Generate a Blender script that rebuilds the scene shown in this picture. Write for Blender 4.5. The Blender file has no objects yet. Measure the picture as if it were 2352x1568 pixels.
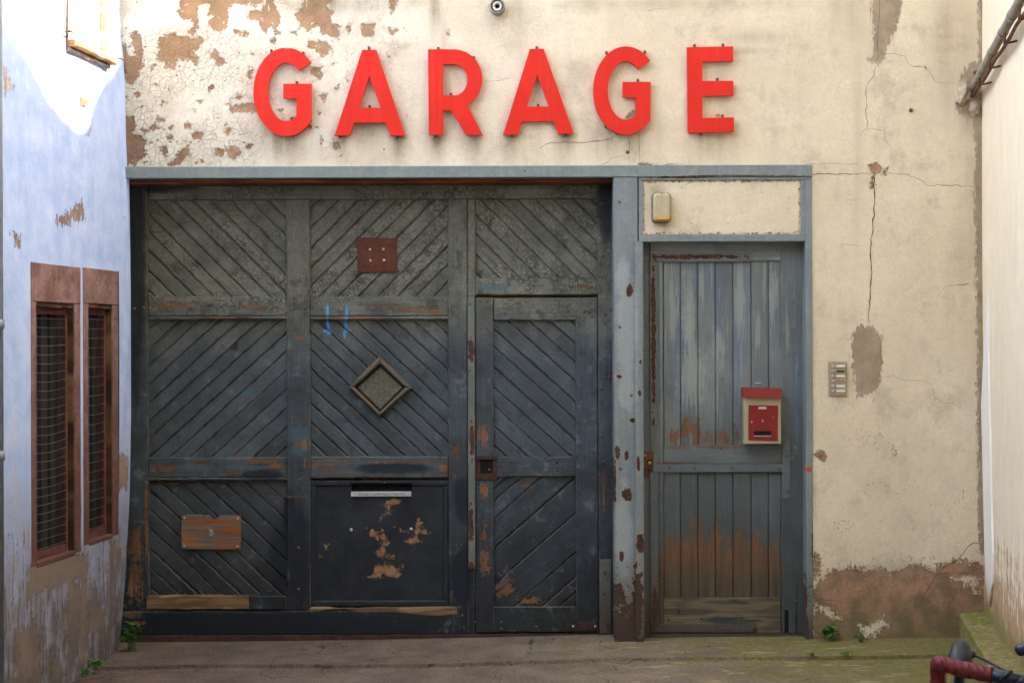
import bpy, bmesh, math, random
import numpy as np
from mathutils import Vector, Matrix, noise as mnoise
from mathutils.geometry import tessellate_polygon
random.seed(7); rng = np.random.default_rng(7)
sc = bpy.context.scene
R = math.radians

# ------------------------------------------------------------------ camera
CAMZ, DIST, FOC, ROLL = 1.61, 8.0, 3484.4, .003      # metres, metres, focal length in measured units (2352 wide)
cam_d = bpy.data.cameras.new('camera'); cam = bpy.data.objects.new('camera', cam_d)
sc.collection.objects.link(cam); sc.camera = cam
cam_d.sensor_width = 36; cam_d.lens = 36*FOC/2352
cam_d.clip_end = 500; cam_d.clip_start = .05
cam.location = (0, -DIST, CAMZ); cam.rotation_euler = (R(90), ROLL, 0)

# ------------------------------------------------------------------ light
SUN_EL, SUN_AZ = R(40), R(89.2)       # azimuth measured from +Y towards +X
w = bpy.data.worlds.new('World'); sc.world = w; w.use_nodes = True
wn = w.node_tree.nodes; wl = w.node_tree.links
sky = wn.new('ShaderNodeTexSky'); sky.sky_type = 'NISHITA'; sky.sun_disc = False
sky.sun_elevation = SUN_EL; sky.sun_rotation = SUN_AZ; sky.ozone_density = .0; sky.air_density = 1.0; sky.dust_density = 5.0
hz_ = wn.new('ShaderNodeHueSaturation'); hz_.inputs['Saturation'].default_value = .42      # pale hazy sky
wl.new(sky.outputs[0], hz_.inputs['Color']); wl.new(hz_.outputs[0], wn['Background'].inputs[0]); wn['Background'].inputs[1].default_value = .15
sd = bpy.data.lights.new('sun', 'SUN'); so = bpy.data.objects.new('sun', sd); sc.collection.objects.link(so)
sd.energy = 4.5; sd.angle = R(.7); sd.color = (1, .93, .82)
SDIR = Vector((math.sin(SUN_AZ)*math.cos(SUN_EL), math.cos(SUN_AZ)*math.cos(SUN_EL), math.sin(SUN_EL)))
so.rotation_euler = SDIR.to_track_quat('Z', 'Y').to_euler(); so.location = SDIR*20
vs = sc.view_settings; vs.view_transform = 'Standard'; vs.look = 'None'; vs.exposure = 2.58; vs.gamma = 1
sc.cycles.max_bounces = 10; sc.cycles.diffuse_bounces = 6

# ------------------------------------------------------------------ frames: three wall planes of the yard
F0 = Matrix.Identity(4)                                             # facade, y = 0, x right, y into the wall
FL = Matrix.Translation((-2.034, 0, 0)) @ Matrix.Rotation(math.atan2(1, .1312), 4, 'Z')     # left house wall
FR = Matrix.Translation((2.484, 0, 0)) @ Matrix.Rotation(math.atan2(-1, -.19), 4, 'Z')      # right house wall
def pix(x, y, d=0., fr=F0):
    """measured picture position -> metres on the plane d behind a wall (x along, z up)"""
    x0, y0 = x-1176, y-784
    dr = Vector(((x0-ROLL*y0)/FOC, 1, -(y0+ROLL*x0)/FOC)); o = Vector((0, -DIST, CAMZ))
    inv = fr.inverted(); ol = inv @ o; dl = inv.to_3x3() @ dr
    s = (d-ol.y)/dl.y; p = ol+dl*s
    return p.x, p.z
REG = dict(V=(0,0,1), R1=(0,0,.2547), R2=(544.4,0,.2547), R3=(1088.9,0,.2894), R4=(1724,0,.26697), R5=(0,544.4,.6524), R6=(1814.8,1179.6,.2477),
 B1=(272.2,363,.243), B2=(680.5,363,.243), B3=(1043.5,363,.243), B4=(1406.5,363,.2662), B5=(272.2,726,.243), B6=(680.5,726,.243), B7=(1043.5,998.1,.3184),
 C1=(272.2,1088.9,.2604), C2=(680.5,1088.9,.2604), C3=(1406.5,780.4,.2546), C4=(1406.5,1134.2,.2373), C5=(1851,344.8,.301), C6=(1851,771.3,.3182),
 E4=(54.4,580.7,.1505), E5=(54.4,1043.6,.3344))
def rp(reg, pts, d=0., fr=F0):
    ox, oy, s = REG[reg]
    return [pix(ox+x*s, oy+y*s, d, fr) for x, y in pts]

# ------------------------------------------------------------------ object helpers
col = sc.collection
def tag(o, label=None, cat=None, group=None, kind=None):
    if label: o['label'] = label
    if cat: o['category'] = cat
    if group: o['group'] = group
    if kind: o['kind'] = kind
    return o
def thing(name, label, cat, loc=(0,0,0), group=None):
    o = bpy.data.objects.new(name, None); col.objects.link(o); o.location = loc; o.empty_display_size = .1
    return tag(o, label, cat, group)
def link(name, me, parent=None, fr=F0):
    o = bpy.data.objects.new(name, me); col.objects.link(o)
    if parent is not None:
        o.parent = parent
        pm = WM.get(parent.name, Matrix.Translation(parent.location))
        o.matrix_parent_inverse = pm.inverted() @ fr
    else:
        o.matrix_basis = fr
    WM[o.name] = fr.copy()
    return o
WM = {}

class MB:
    def __init__(s): s.v = []; s.f = []; s.g = []; s.sm = []
    def add(s, vs_, fs, g=None, smooth=False):
        n = len(s.v); s.v += [tuple(a) for a in vs_]; s.f += [tuple(i+n for i in f) for f in fs]
        s.g += (g if g else [(a[0], a[2], .5) for a in vs_]); s.sm += [smooth]*len(fs)
    def prism(s, poly, y0, y1, ch=.003, ang=None, jit=0, seed=None, sub=.04):
        """polygon (x,z) extruded from front y0 back to y1 with a chamfered front edge; ang = grain direction"""
        seed = random.random() if seed is None else seed
        a = sum(p[0]*q[1]-q[0]*p[1] for p, q in zip(poly, poly[1:]+poly[:1]))
        if a < 0: poly = poly[::-1]
        if jit:
            out = []
            for p, q in zip(poly, poly[1:]+poly[:1]):
                L = math.dist(p, q); k = max(1, int(L/sub)); nx, nz = (q[1]-p[1])/max(L,1e-6), -(q[0]-p[0])/max(L,1e-6)
                for i in range(k):
                    t = i/k; j = 0 if i == 0 else (random.gauss(0, jit)-jit*.6)
                    out.append((p[0]+(q[0]-p[0])*t+nx*j, p[1]+(q[1]-p[1])*t+nz*j))
            poly = out
        n = len(poly); ins = []
        for i in range(n):
            p0, p, p1 = poly[i-1], poly[i], poly[(i+1) % n]
            def nn(a_, b_):
                L = math.dist(a_, b_) or 1e-6
                return (-(b_[1]-a_[1])/L, (b_[0]-a_[0])/L)
            n1, n2 = nn(p0, p), nn(p, p1); k = 1+n1[0]*n2[0]+n1[1]*n2[1]; k = max(k, .35)
            ins.append((p[0]+ch*(n1[0]+n2[0])/k, p[1]+ch*(n1[1]+n2[1])/k))
        c = min(ch, abs(y1-y0)*.8); sg = 1 if y1 > y0 else -1
        V = [(x, y0, z) for x, z in ins]+[(x, y0+c*sg, z) for x, z in poly]+[(x, y1, z) for x, z in poly]
        tri = tessellate_polygon([[Vector((x, z, 0)) for x, z in ins]])
        F = []
        for t in tri:
            (ax, az), (bx, bz), (cx, cz) = (ins[i] for i in t)
            if (bx-ax)*(cz-az)-(cx-ax)*(bz-az) < 0: t = t[::-1]
            F.append(tuple(t))
        for b in (0, n):
            for i in range(n):
                j = (i+1) % n; F.append((b+i, b+n+i, b+n+j, b+j))
        F.append(tuple(reversed(range(2*n, 3*n))))
        if sg < 0: F = [tuple(reversed(f)) for f in F]
        an = 0 if ang is None else R(ang); ca, sa = math.cos(an), math.sin(an)
        s.add(V, F, [(x*ca+z*sa, -x*sa+z*ca, seed) for x, _, z in V])
    def box(s, x0, x1, z0, z1, y0, y1, ch=.002, ang=None, jit=0, **k):
        s.prism([(x0,z0),(x1,z0),(x1,z1),(x0,z1)], y0, y1, ch, ang, jit, **k)
    def ring(s, outer, inner, y0, y1):
        """polygon with a hole, extruded"""
        def ccw(p): return p if sum(a[0]*b[1]-b[0]*a[1] for a, b in zip(p, p[1:]+p[:1])) > 0 else p[::-1]
        loops = [ccw(outer)]+([ccw(inner)] if inner else [])
        allp = [p for l in loops for p in l]; n = len(allp)
        V = [(x, y0, z) for x, z in allp]+[(x, y1, z) for x, z in allp]; F = []
        for t in tessellate_polygon([[Vector((x, z, 0)) for x, z in l] for l in loops]):
            (ax, az), (bx, bz), (cx, cz) = (allp[i] for i in t)
            if (bx-ax)*(cz-az)-(cx-ax)*(bz-az) < 0: t = t[::-1]
            F.append(tuple(t)); F.append(tuple(i+n for i in reversed(t)))
        b = 0
        for k, l in enumerate(loops):
            m = len(l)
            for i in range(m):
                j = (i+1) % m; f = (b+i, b+n+i, b+n+j, b+j)
                F.append(f if k == 0 else f[::-1])
            b += m
        s.add(V, F)
    def lathe(s, prof, c, axis='y', n=20, smooth=True):
        """prof: (radius, height along -axis)"""
        V = []; F = []
        for r, h in prof:
            for i in range(n):
                a = 2*math.pi*i/n
                V.append((c[0]+r*math.cos(a), c[1]-h, c[2]+r*math.sin(a)) if axis == 'y' else (c[0]+r*math.cos(a), c[1]+r*math.sin(a), c[2]+h))
        m = len(prof)
        for k in range(m-1):
            for i in range(n):
                j = (i+1) % n; f = (k*n+i, k*n+j, (k+1)*n+j, (k+1)*n+i); F.append(f if axis != 'y' else f)
        F.append(tuple(range((m-1)*n, m*n))); F.append(tuple(reversed(range(n))))
        s.add(V, F, None, smooth)
    def tube(s, pts, r, n=8, cap=True):
        pts = [Vector(p) for p in pts]; rs = r if isinstance(r, (list, tuple)) else [r]*len(pts)
        V = []; F = []; up = None
        for i, p in enumerate(pts):
            t = (pts[min(i+1, len(pts)-1)]-pts[max(i-1, 0)]).normalized()
            if up is None: up = t.orthogonal().normalized()
            up = (up-t*up.dot(t)); up = up.normalized() if up.length > 1e-6 else t.orthogonal().normalized()
            b = t.cross(up)
            for k in range(n):
                a = 2*math.pi*k/n; V.append(p+(up*math.cos(a)+b*math.sin(a))*rs[i])
        for i in range(len(pts)-1):
            for k in range(n):
                j = (k+1) % n; F.append((i*n+k, i*n+j, (i+1)*n+j, (i+1)*n+k))
        if cap: F += [tuple(reversed(range(n))), tuple(range((len(pts)-1)*n, len(pts)*n))]
        s.add(V, F, None, n > 5)
    def mesh(s, mat, name='m'):
        me = bpy.data.meshes.new(name); me.from_pydata(s.v, [], s.f); me.materials.append(mat)
        at = me.attributes.new('guv', 'FLOAT_VECTOR', 'POINT'); at.data.foreach_set('vector', np.array(s.g, dtype=np.float32).ravel())
        me.polygons.foreach_set('use_smooth', s.sm); me.update(); return me
    def build(s, name, mat, parent=None, fr=F0): return link(name, s.mesh(mat, name), parent, fr)

def sdf(X, Z, poly):
    """signed distance to polygon, positive inside, -1 far away"""
    P = np.array(poly); out = np.full(X.shape, -1.0); m = .12
    sel = (X > P[:,0].min()-m) & (X < P[:,0].max()+m) & (Z > P[:,1].min()-m) & (Z < P[:,1].max()+m)
    x = X[sel]; z = Z[sel]; d = np.full(x.shape, 9.0); ins = np.zeros(x.shape, bool)
    for (ax, az), (bx, bz) in zip(P, np.roll(P, -1, 0)):
        ex, ez = bx-ax, bz-az; t = np.clip(((x-ax)*ex+(z-az)*ez)/(ex*ex+ez*ez+1e-12), 0, 1)
        d = np.minimum(d, np.hypot(x-ax-t*ex, z-az-t*ez))
        with np.errstate(divide='ignore', invalid='ignore'):
            ins ^= ((az > z) != (bz > z)) & (x < ex*(z-az)/(ez if ez else 1e-12)+ax)
    out[sel] = np.where(ins, d, -d); return out
def field(X, Z, polys, base=-.12):
    o = np.full(X.shape, base)
    for p in polys: o = np.maximum(o, sdf(X, Z, p))
    return o
def soft(X, Z, blobs):
    o = np.zeros(X.shape)
    for x, z, rx, rz, s in blobs: o = np.maximum(o, s*np.exp(-(((X-x)/rx)**2+((Z-z)/rz)**2)))
    return o
def wallgrid(name, xs, zs, hole, disp, attrs, mat, parent=None, fr=F0):
    nx, nz = len(xs), len(zs); X, Z = np.meshgrid(xs, zs)
    Y = disp(X, Z); co = np.stack([X, Y, Z], -1).reshape(-1, 3)
    if callable(getattr(disp, 'dx', None)): co[:, 0] += disp.dx(X, Z).ravel()
    i, j = np.meshgrid(np.arange(nx-1), np.arange(nz-1)); a = (j*nx+i).ravel()
    cx = (X[:-1,:-1]+X[1:,1:]).ravel()/2; cz = (Z[:-1,:-1]+Z[1:,1:]).ravel()/2
    a = a[~hole(cx, cz)]
    F = np.stack([a, a+1, a+nx+1, a+nx], -1)
    me = bpy.data.meshes.new(name); me.vertices.add(nx*nz); me.vertices.foreach_set('co', co.astype(np.float32).ravel())
    me.loops.add(F.size); me.loops.foreach_set('vertex_index', F.astype(np.int32).ravel())
    me.polygons.add(len(F)); me.polygons.foreach_set('loop_start', np.arange(0, F.size, 4, dtype=np.int32))
    me.update(calc_edges=True)
    for k, fn in attrs.items():
        at = me.attributes.new(k, 'FLOAT', 'POINT'); at.data.foreach_set('value', np.ascontiguousarray(fn(X, Z)).astype(np.float32).ravel())
    me.polygons.foreach_set('use_smooth', [True]*len(F)); me.materials.append(mat); me.validate()
    return link(name, me, parent, fr)

# ------------------------------------------------------------------ material helpers
class M:
    def __init__(s, name):
        s.m = bpy.data.materials.new(name); s.m.use_nodes = True; s.t = s.m.node_tree; s.b = s.t.nodes['Principled BSDF']
        s.b.inputs['Specular IOR Level'].default_value = .35
    def n(s, ty, **k):
        nd = s.t.nodes.new(ty)
        for a, v in k.items(): setattr(nd, a, v)
        return nd
    def set(s, sock, v):
        if hasattr(v, 'is_linked') or isinstance(v, bpy.types.NodeSocket): s.t.links.new(v, sock)
        else:
            try: sock.default_value = v
            except Exception: sock.default_value = (v[0], v[1], v[2], 1)
    def ma(s, op, a, b=0., c=0., clamp=False):
        nd = s.n('ShaderNodeMath', operation=op, use_clamp=clamp)
        for i, v in enumerate((a, b, c)): s.set(nd.inputs[i], v)
        return nd.outputs[0]
    def vm(s, op, a, b=(0,0,0)):
        nd = s.n('ShaderNodeVectorMath', operation=op); s.set(nd.inputs[0], a)
        if op == 'SCALE': s.set(nd.inputs['Scale'], b)
        else: s.set(nd.inputs[1], b)
        return nd.outputs['Value'] if op in ('LENGTH', 'DISTANCE', 'DOT_PRODUCT') else nd.outputs[0]
    def pos(s): return s.n('ShaderNodeNewGeometry').outputs['Position']
    def obj(s): return s.n('ShaderNodeTexCoord').outputs['Object']
    def at(s, name, vec=False):
        nd = s.n('ShaderNodeAttribute', attribute_name=name); return nd.outputs['Vector' if vec else 'Fac']
    def xyz(s, v):
        nd = s.n('ShaderNodeSeparateXYZ'); s.set(nd.inputs[0], v); return nd.outputs[0], nd.outputs[1], nd.outputs[2]
    def comb(s, x, y, z):
        nd = s.n('ShaderNodeCombineXYZ'); s.set(nd.inputs[0], x); s.set(nd.inputs[1], y); s.set(nd.inputs[2], z); return nd.outputs[0]
    def noise(s, vec, scale=5., detail=4., rough=.55, dist=0.):
        nd = s.n('ShaderNodeTexNoise'); s.set(nd.inputs['Vector'], vec); nd.inputs['Scale'].default_value = scale
        nd.inputs['Detail'].default_value = detail; nd.inputs['Roughness'].default_value = rough; nd.inputs['Distortion'].default_value = dist
        return nd.outputs[0]
    def noisec(s, vec, scale=5., detail=2.):
        nd = s.n('ShaderNodeTexNoise'); s.set(nd.inputs['Vector'], vec); nd.inputs['Scale'].default_value = scale; nd.inputs['Detail'].default_value = detail
        return nd.outputs['Color']
    def warp(s, vec, scale, amt):
        return s.vm('ADD', vec, s.vm('SCALE', s.vm('SUBTRACT', s.noisec(vec, scale), (.5,.5,.5)), amt))
    def vor(s, vec, scale, feature='DISTANCE_TO_EDGE', rand=1.):
        nd = s.n('ShaderNodeTexVoronoi', feature=feature); s.set(nd.inputs['Vector'], vec); nd.inputs['Scale'].default_value = scale
        nd.inputs['Randomness'].default_value = rand; return nd.outputs[0]
    def ss(s, v, a, b, x=0., y=1.):
        nd = s.n('ShaderNodeMapRange', interpolation_type='SMOOTHSTEP'); s.set(nd.inputs[0], v); s.set(nd.inputs[1], a); s.set(nd.inputs[2], b)
        nd.inputs[3].default_value = x; nd.inputs[4].default_value = y; return nd.outputs[0]
    def lin(s, v, a, b, x=0., y=1.):
        nd = s.n('ShaderNodeMapRange'); s.set(nd.inputs[0], v); nd.inputs[1].default_value = a; nd.inputs[2].default_value = b
        nd.inputs[3].default_value = x; nd.inputs[4].default_value = y; return nd.outputs[0]
    def mix(s, f, a, b, bt='MIX'):
        nd = s.n('ShaderNodeMix', data_type='RGBA', blend_type=bt); s.set(nd.inputs[0], f)
        for i, v in ((6, a), (7, b)):
            if isinstance(v, tuple): nd.inputs[i].default_value = (*v, 1)
            else: s.set(nd.inputs[i], v)
        return nd.outputs[2]
    def mul(s, c, f):                                     # darken / lighten a colour by a factor
        nd = s.n('ShaderNodeVectorMath', operation='SCALE')
        if isinstance(c, tuple): nd.inputs[0].default_value = c
        else: s.set(nd.inputs[0], c)
        s.set(nd.inputs['Scale'], f); return nd.outputs[0]
    def blobs(s, P, L, amp=.5, scale=18., detail=5.):
        """soft union of ellipses given in metres (x, z, rx, rz), ragged by noise; >0 inside"""
        x, y, z = s.xyz(P); Q = s.comb(x, 0., z); o = None
        for bx, bz, rx, rz in L:
            l = s.vm('LENGTH', s.vm('MULTIPLY', s.vm('SUBTRACT', Q, (bx, 0, bz)), (1/rx, 0, 1/rz)))
            o = l if o is None else s.ma('MINIMUM', o, l)
        return s.ma('ADD', s.ma('SUBTRACT', 1., o), s.ma('MULTIPLY', s.ma('SUBTRACT', s.noise(P, scale, detail, .65), .5), amp))
    def fin(s, colr, rough=.8, h=None, dist=.002, metal=0., spec=None):
        if isinstance(colr, tuple): s.b.inputs['Base Color'].default_value = (*colr, 1)
        else: s.set(s.b.inputs['Base Color'], colr)
        s.set(s.b.inputs['Roughness'], rough); s.set(s.b.inputs['Metallic'], metal)
        if spec is not None: s.b.inputs['Specular IOR Level'].default_value = spec
        if h is not None:
            bp = s.n('ShaderNodeBump'); bp.inputs['Strength'].default_value = 1; bp.inputs['Distance'].default_value = dist
            s.set(bp.inputs['Height'], h); s.t.links.new(bp.outputs[0], s.b.inputs['Normal'])
        return s.m

def simple(name, c, rough=.6, var=.25, scale=30., metal=0., dist=.0006):
    m = M(name); P = m.obj(); n = m.noise(P, scale, 5, .6)
    return m.fin(m.mul(c, m.lin(n, .3, .7, 1-var, 1+var)), rough, n, dist, metal)

# ---- facade plaster
def mk_plaster():
    m = M('old_plaster'); P = m.pos(); x, y, z = m.xyz(P)
    peel, cem, brn, flk, grm, chp = [m.at(k) for k in ('peel', 'cement', 'brown', 'flaky', 'grime', 'chips')]
    n1 = m.noise(P, 38, 6, .68); n2 = m.noise(P, 9, 5, .6); n3 = m.noise(P, 1.7, 4, .55); fine = m.noise(P, 150, 4, .7)
    ncent = m.ma('SUBTRACT', n1, .5)
    # paint: whiter on the left, warmer to the right, faint vertical wash marks
    st = m.noise(m.comb(m.ma('MULTIPLY', x, 9.), y, m.ma('MULTIPLY', z, .9)), 1.0, 4, .6)
    paint = m.mix(m.ss(m.ma('ADD', x, m.ma('MULTIPLY', n3, .8)), -1.6, 1.6), (.77, .715, .59), (.76, .65, .445))
    paint = m.mix(m.ss(n3, .38, .66, 0, .5), paint, (.64, .53, .36))
    n4 = m.noise(P, 4.2, 6, .68); paint = m.mix(m.ss(n4, .5, .68, 0, .6), paint, (.50, .41, .285))
    paint = m.mix(m.ss(st, .5, .75, 0, .3), paint, (.62, .50, .34))
    paint = m.mul(paint, m.lin(n2, .3, .7, .94, 1.04)); paint = m.mul(paint, m.lin(fine, .3, .7, .88, 1.06)); paint = m.mul(paint, m.lin(n1, .3, .7, .94, 1.04))
    # hairline craquelure in the flaky zone
    cr = m.ma('MINIMUM', m.vor(m.warp(P, 14, .09), 52), m.ma('MULTIPLY', m.vor(m.warp(P, 9, .12), 21), .8)); crk = m.ma('MULTIPLY', m.ss(cr, .0, m.lin(n1, .35, .65, .01, .075), 1, 0), m.ss(m.ma('ADD', flk, m.ma('MULTIPLY', m.ma('SUBTRACT', n2, .5), 1.6)), .35, .75))
    paint = m.mix(m.ma('MULTIPLY', crk, .55), paint, (.33, .25, .17))
    gr = m.ma('MULTIPLY', grm, m.lin(st, .35, .65, .5, 1.6))
    gr = m.ma('MULTIPLY', gr, m.lin(n1, .3, .7, .7, 1.25), clamp=True)
    paint = m.mix(gr, paint, (.27, .205, .125))
    sub = m.mix(m.ss(n2, .4, .62), (.43, .24, .13), (.25, .145, .09)); sub = m.mix(m.ss(n4, .5, .66, 0, .6), sub, (.20, .13, .075)); sub = m.mix(m.ss(x, -2.0, -1.55, .55, 0), sub, (.17, .10, .075)); sub = m.mul(sub, m.lin(n1, .3, .7, .8, 1.15))
    sub = m.mix(m.ss(z, 2.0, 3.3, .0, .4), sub, (.46, .29, .14)); sub = m.mul(sub, m.lin(fine, .3, .7, .85, 1.1))
    sub = m.mix(m.ma('MULTIPLY', gr, .8), sub, (.20, .15, .08))
    # peeled mask
    e = m.ma('ADD', peel, m.ma('ADD', m.ma('MULTIPLY', ncent, .075), m.ma('MULTIPLY', m.ma('SUBTRACT', m.noise(P, 85, 3, .6), .5), .03)))
    small = m.ma('SUBTRACT', m.noise(m.warp(P, 30, .02), 26, 3, .6), m.ma('SUBTRACT', .76, m.ma('MULTIPLY', flk, .155)))
    chipf = m.ma('SUBTRACT', m.noise(P, 75, 3, .6), m.ma('SUBTRACT', .775, m.ma('MULTIPLY', chp, .2)))
    e = m.ma('MAXIMUM', e, m.ma('MAXIMUM', m.ma('MULTIPLY', small, .12), m.ma('MULTIPLY', chipf, .1)))
    isl = m.ss(m.noise(m.warp(P, 40, .015), 30, 4, .65), .615, .63); e = m.ma('SUBTRACT', e, m.ma('MULTIPLY', isl, .03))
    pm = m.ss(e, -.0006, .0012)
    edge = m.ma('MULTIPLY', m.ss(e, -.006, -.0005), m.ma('SUBTRACT', 1., pm))
    paint = m.mix(m.ma('MULTIPLY', edge, .5), paint, (.86, .83, .74))
    c = m.mix(pm, paint, sub)
    # cement patches
    ce = m.ss(m.ma('ADD', cem, m.ma('MULTIPLY', m.ma('SUBTRACT', m.noise(m.comb(m.ma('MULTIPLY', x, 1.), y, m.ma('MULTIPLY', z, .45)), 60, 6, .75), .5), .11)), -.002, .009)
    cc = m.mix(m.ss(n2, .38, .62), (.37, .285, .175), (.27, .205, .13)); c = m.mix(m.ma('MULTIPLY', ce, .93), c, cc)
    # brown bare render near the ground
    hfn = m.noise(P, 95, 4, .7); be = m.ss(m.ma('ADD', brn, m.ma('ADD', m.ma('MULTIPLY', ncent, .16), m.ma('MULTIPLY', m.ma('SUBTRACT', hfn, .5), .10))), -.006, .010)
    bc = m.mix(m.ss(n2, .4, .62), (.40, .225, .13), (.25, .15, .09)); bc = m.mul(bc, m.lin(hfn, .3, .7, .75, 1.25)); bc = m.mix(m.ss(n4, .55, .66, 0, .5), bc, (.42, .30, .19)); bc = m.mix(m.ss(n1, .55, .68, 0, .6), bc, (.17, .105, .06))
    bc = m.mix(m.ss(m.ma('ADD', z, m.ma('MULTIPLY', n2, -.5)), -.25, .15, .75, 0), bc, (.13, .12, .045))
    c = m.mix(be, c, bc)
    h = m.ma('ADD', m.ma('MULTIPLY', fine, .5), m.ma('MULTIPLY', n1, .9)); h = m.ma('ADD', h, m.ma('MULTIPLY', n2, 1.6))
    h = m.ma('SUBTRACT', h, m.ma('MULTIPLY', pm, 2.6)); h = m.ma('ADD', h, m.ma('MULTIPLY', edge, .5))
    h = m.ma('SUBTRACT', h, m.ma('MULTIPLY', be, .9)); h = m.ma('SUBTRACT', h, m.ma('MULTIPLY', crk, .5))
    h = m.ma('ADD', h, m.ma('MULTIPLY', ce, .4))
    return m.fin(c, .88, h, .0045)

# ---- white distempered wall (left house)
def mk_white():
    m = M('blue_white_limewash'); P = m.obj(); x, y, z = m.xyz(P); brn = m.at('brown')
    n1 = m.noise(P, 30, 6, .68); n2 = m.noise(P, 8, 5, .6); st = m.noise(m.comb(m.ma('MULTIPLY', x, 40.), y, m.ma('MULTIPLY', z, 5.)), 1., 5, .65)
    st2 = m.noise(m.comb(m.ma('MULTIPLY', x, 14.), y, m.ma('MULTIPLY', z, 1.)), 1., 4, .6)
    c = m.mix(m.ss(m.ma('ADD', m.ma('MULTIPLY', st2, .35), m.ma('MULTIPLY', n2, .65)), .35, .65), (.36, .46, .73), (.46, .545, .75)); c = m.mul(c, m.lin(n2, .3, .7, .93, 1.04))
    e = m.ma('ADD', brn, m.ma('ADD', m.ma('MULTIPLY', m.ma('SUBTRACT', n1, .5), .13), m.ma('MULTIPLY', m.ma('SUBTRACT', st, .5), .16)))
    flake = m.ma('SUBTRACT', st, m.ma('SUBTRACT', .78, m.ss(z, .1, 1.6, .25, .0)))
    e = m.ma('MAXIMUM', e, m.ma('MULTIPLY', flake, .15)); e = m.ma('ADD', e, m.ma('MULTIPLY', m.ma('SUBTRACT', m.noise(m.comb(m.ma('MULTIPLY', x, 1.6), y, m.ma('MULTIPLY', z, .7)), 75, 4, .7), .5), .06)); pm = m.ss(e, -.001, .003)
    sub = m.mix(m.ss(n2, .38, .62), (.22, .12, .075), (.33, .22, .14)); sub = m.mix(m.ss(z, 2.2, 2.9), sub, (.62, .47, .33))
    sub = m.mix(m.ss(st, .45, .65, 0, .6), sub, (.15, .10, .075))
    c = m.mix(m.ma('MULTIPLY', pm, .95), c, sub)
    wrm = m.ss(m.ma('ADD', z, m.ma('MULTIPLY', n2, -1.2)), -.5, .8, .45, 0); c = m.mix(wrm, c, (.34, .265, .21)); dirt_shade = m.ma('MULTIPLY', m.ss(z, .0, 1.3, .95, 0), m.ss(n2, .28, .6, .35, 1)); c = m.mix(dirt_shade, c, (.12, .095, .08))  # stains, plus the dimmer light low on the wall painted in
    cr = m.ma('MULTIPLY', m.ss(m.vor(m.warp(m.comb(m.ma('MULTIPLY', x, 3.), y, m.ma('MULTIPLY', z, .8)), 9, .12), 7), 0, .02, 1, 0), m.ss(n2, .5, .6)); c = m.mix(m.ma('MULTIPLY', cr, .4), c, (.2, .17, .16))
    h = m.ma('SUBTRACT', m.ma('ADD', m.ma('MULTIPLY', n1, .8), m.ma('MULTIPLY', n2, 1.5)), m.ma('MULTIPLY', pm, 2.)); return m.fin(c, .85, h, .004)

def mk_right():
    m = M('cream_limewash'); P = m.obj(); x, y, z = m.xyz(P)
    st = m.noise(m.comb(m.ma('MULTIPLY', x, 22.), y, m.ma('MULTIPLY', z, 2.2)), 1., 6, .62); n2 = m.noise(P, 6, 6, .65)
    c = m.mix(m.ss(st, .35, .68), (.86, .75, .54), (.82, .69, .46)); c = m.mul(c, m.lin(n2, .3, .7, .94, 1.04))
    d = m.ma('ADD', m.ma('ADD', m.ma('MULTIPLY', m.ma('SUBTRACT', st, .5), 1.1), m.ma('MULTIPLY', m.ma('SUBTRACT', m.noise(P, 9, 6, .7), .5), 1.3)), m.lin(z, .1, 1.15, .5, -.5))
    c = m.mix(m.ss(d, .0, .25, 0, .85), c, (.45, .25, .13))
    g = m.ma('ADD', m.lin(z, .15, .55, .6, -.4), m.ma('SUBTRACT', n2, .5)); c = m.mix(m.ss(g, .1, .5, 0, .8), c, (.20, .19, .04))
    return m.fin(c, .85, m.ma('ADD', m.noise(P, 60, 5, .65), m.ma('MULTIPLY', n2, 2.)), .002)

# ---- weathered painted timber of the gate; world position masks for the worn, tarred and darkened places
def vb(L, d=.2, fr=F0):
    out = []
    for x, y, rx, ry in L:
        X, Z = pix(x, y, d, fr); out.append((X, Z, rx/424., ry/424.))
    return out
BARE = vb([(520,730,95,4.5),(400,700,60,9),(585,705,70,7),(820,729,120,5),(960,712,90,10),(880,700,60,5),(690,776,15,9),
 (450,1062,60,5),(600,1058,60,8),(640,1072,30,10),(380,1078,40,14),(520,1085,60,6),(380,1112,60,3),(690,1020,22,24),(770,1055,90,5),(745,1068,60,8),(770,1085,60,4),(950,1060,110,5),(1020,1075,20,22),(855,1096,35,6),
 (1047,1035,14,26),(1040,1085,8,20),(1110,1000,16,34),(1112,1125,15,26),(1110,1230,12,40),(1112,1290,16,50),(1205,1116,24,6),(1270,1120,14,4),
 (1340,660,28,5),(1385,1120,6,60),(310,1250,30,60),(312,1330,26,60),(336,1200,7,140),(440,1376,110,15),(380,1395,60,6),(860,1400,120,4),(745,1398,50,7),(980,1402,70,6),(1160,1350,30,30),(1215,1380,40,10),(300,1410,30,12),(315,1430,25,8),(660,1140,50,4)])
TAR_DARK = vb([(850,1240,190,160),(400,1440,160,45),(700,1440,360,50),(685,1280,30,170),(1062,1150,24,65),(900,1075,110,15),(600,1090,60,14),(665,1200,24,90),(1000,1470,420,22),(640,1280,30,90),(308,560,34,430),(350,425,120,22),(540,797,7,12),(535,800,10,6),(505,850,5,4),(1058,1330,30,90),(700,412,500,8),(1390,470,22,110)])  # bitumen stains, plus darker blobs under the lintel and on the outer stiles
BLUE = vb([(752,716,4.5,22),(752,745,4,24),(755,763,7,6),(745,760,5,3.5),(797,718,4.5,22),(793,745,4,26),(790,768,4,12),(800,758,8,3)])
TEAL = vb([(1135,660,45,10),(690,1000,28,28),(685,1030,20,20),(560,900,20,10)])
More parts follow.
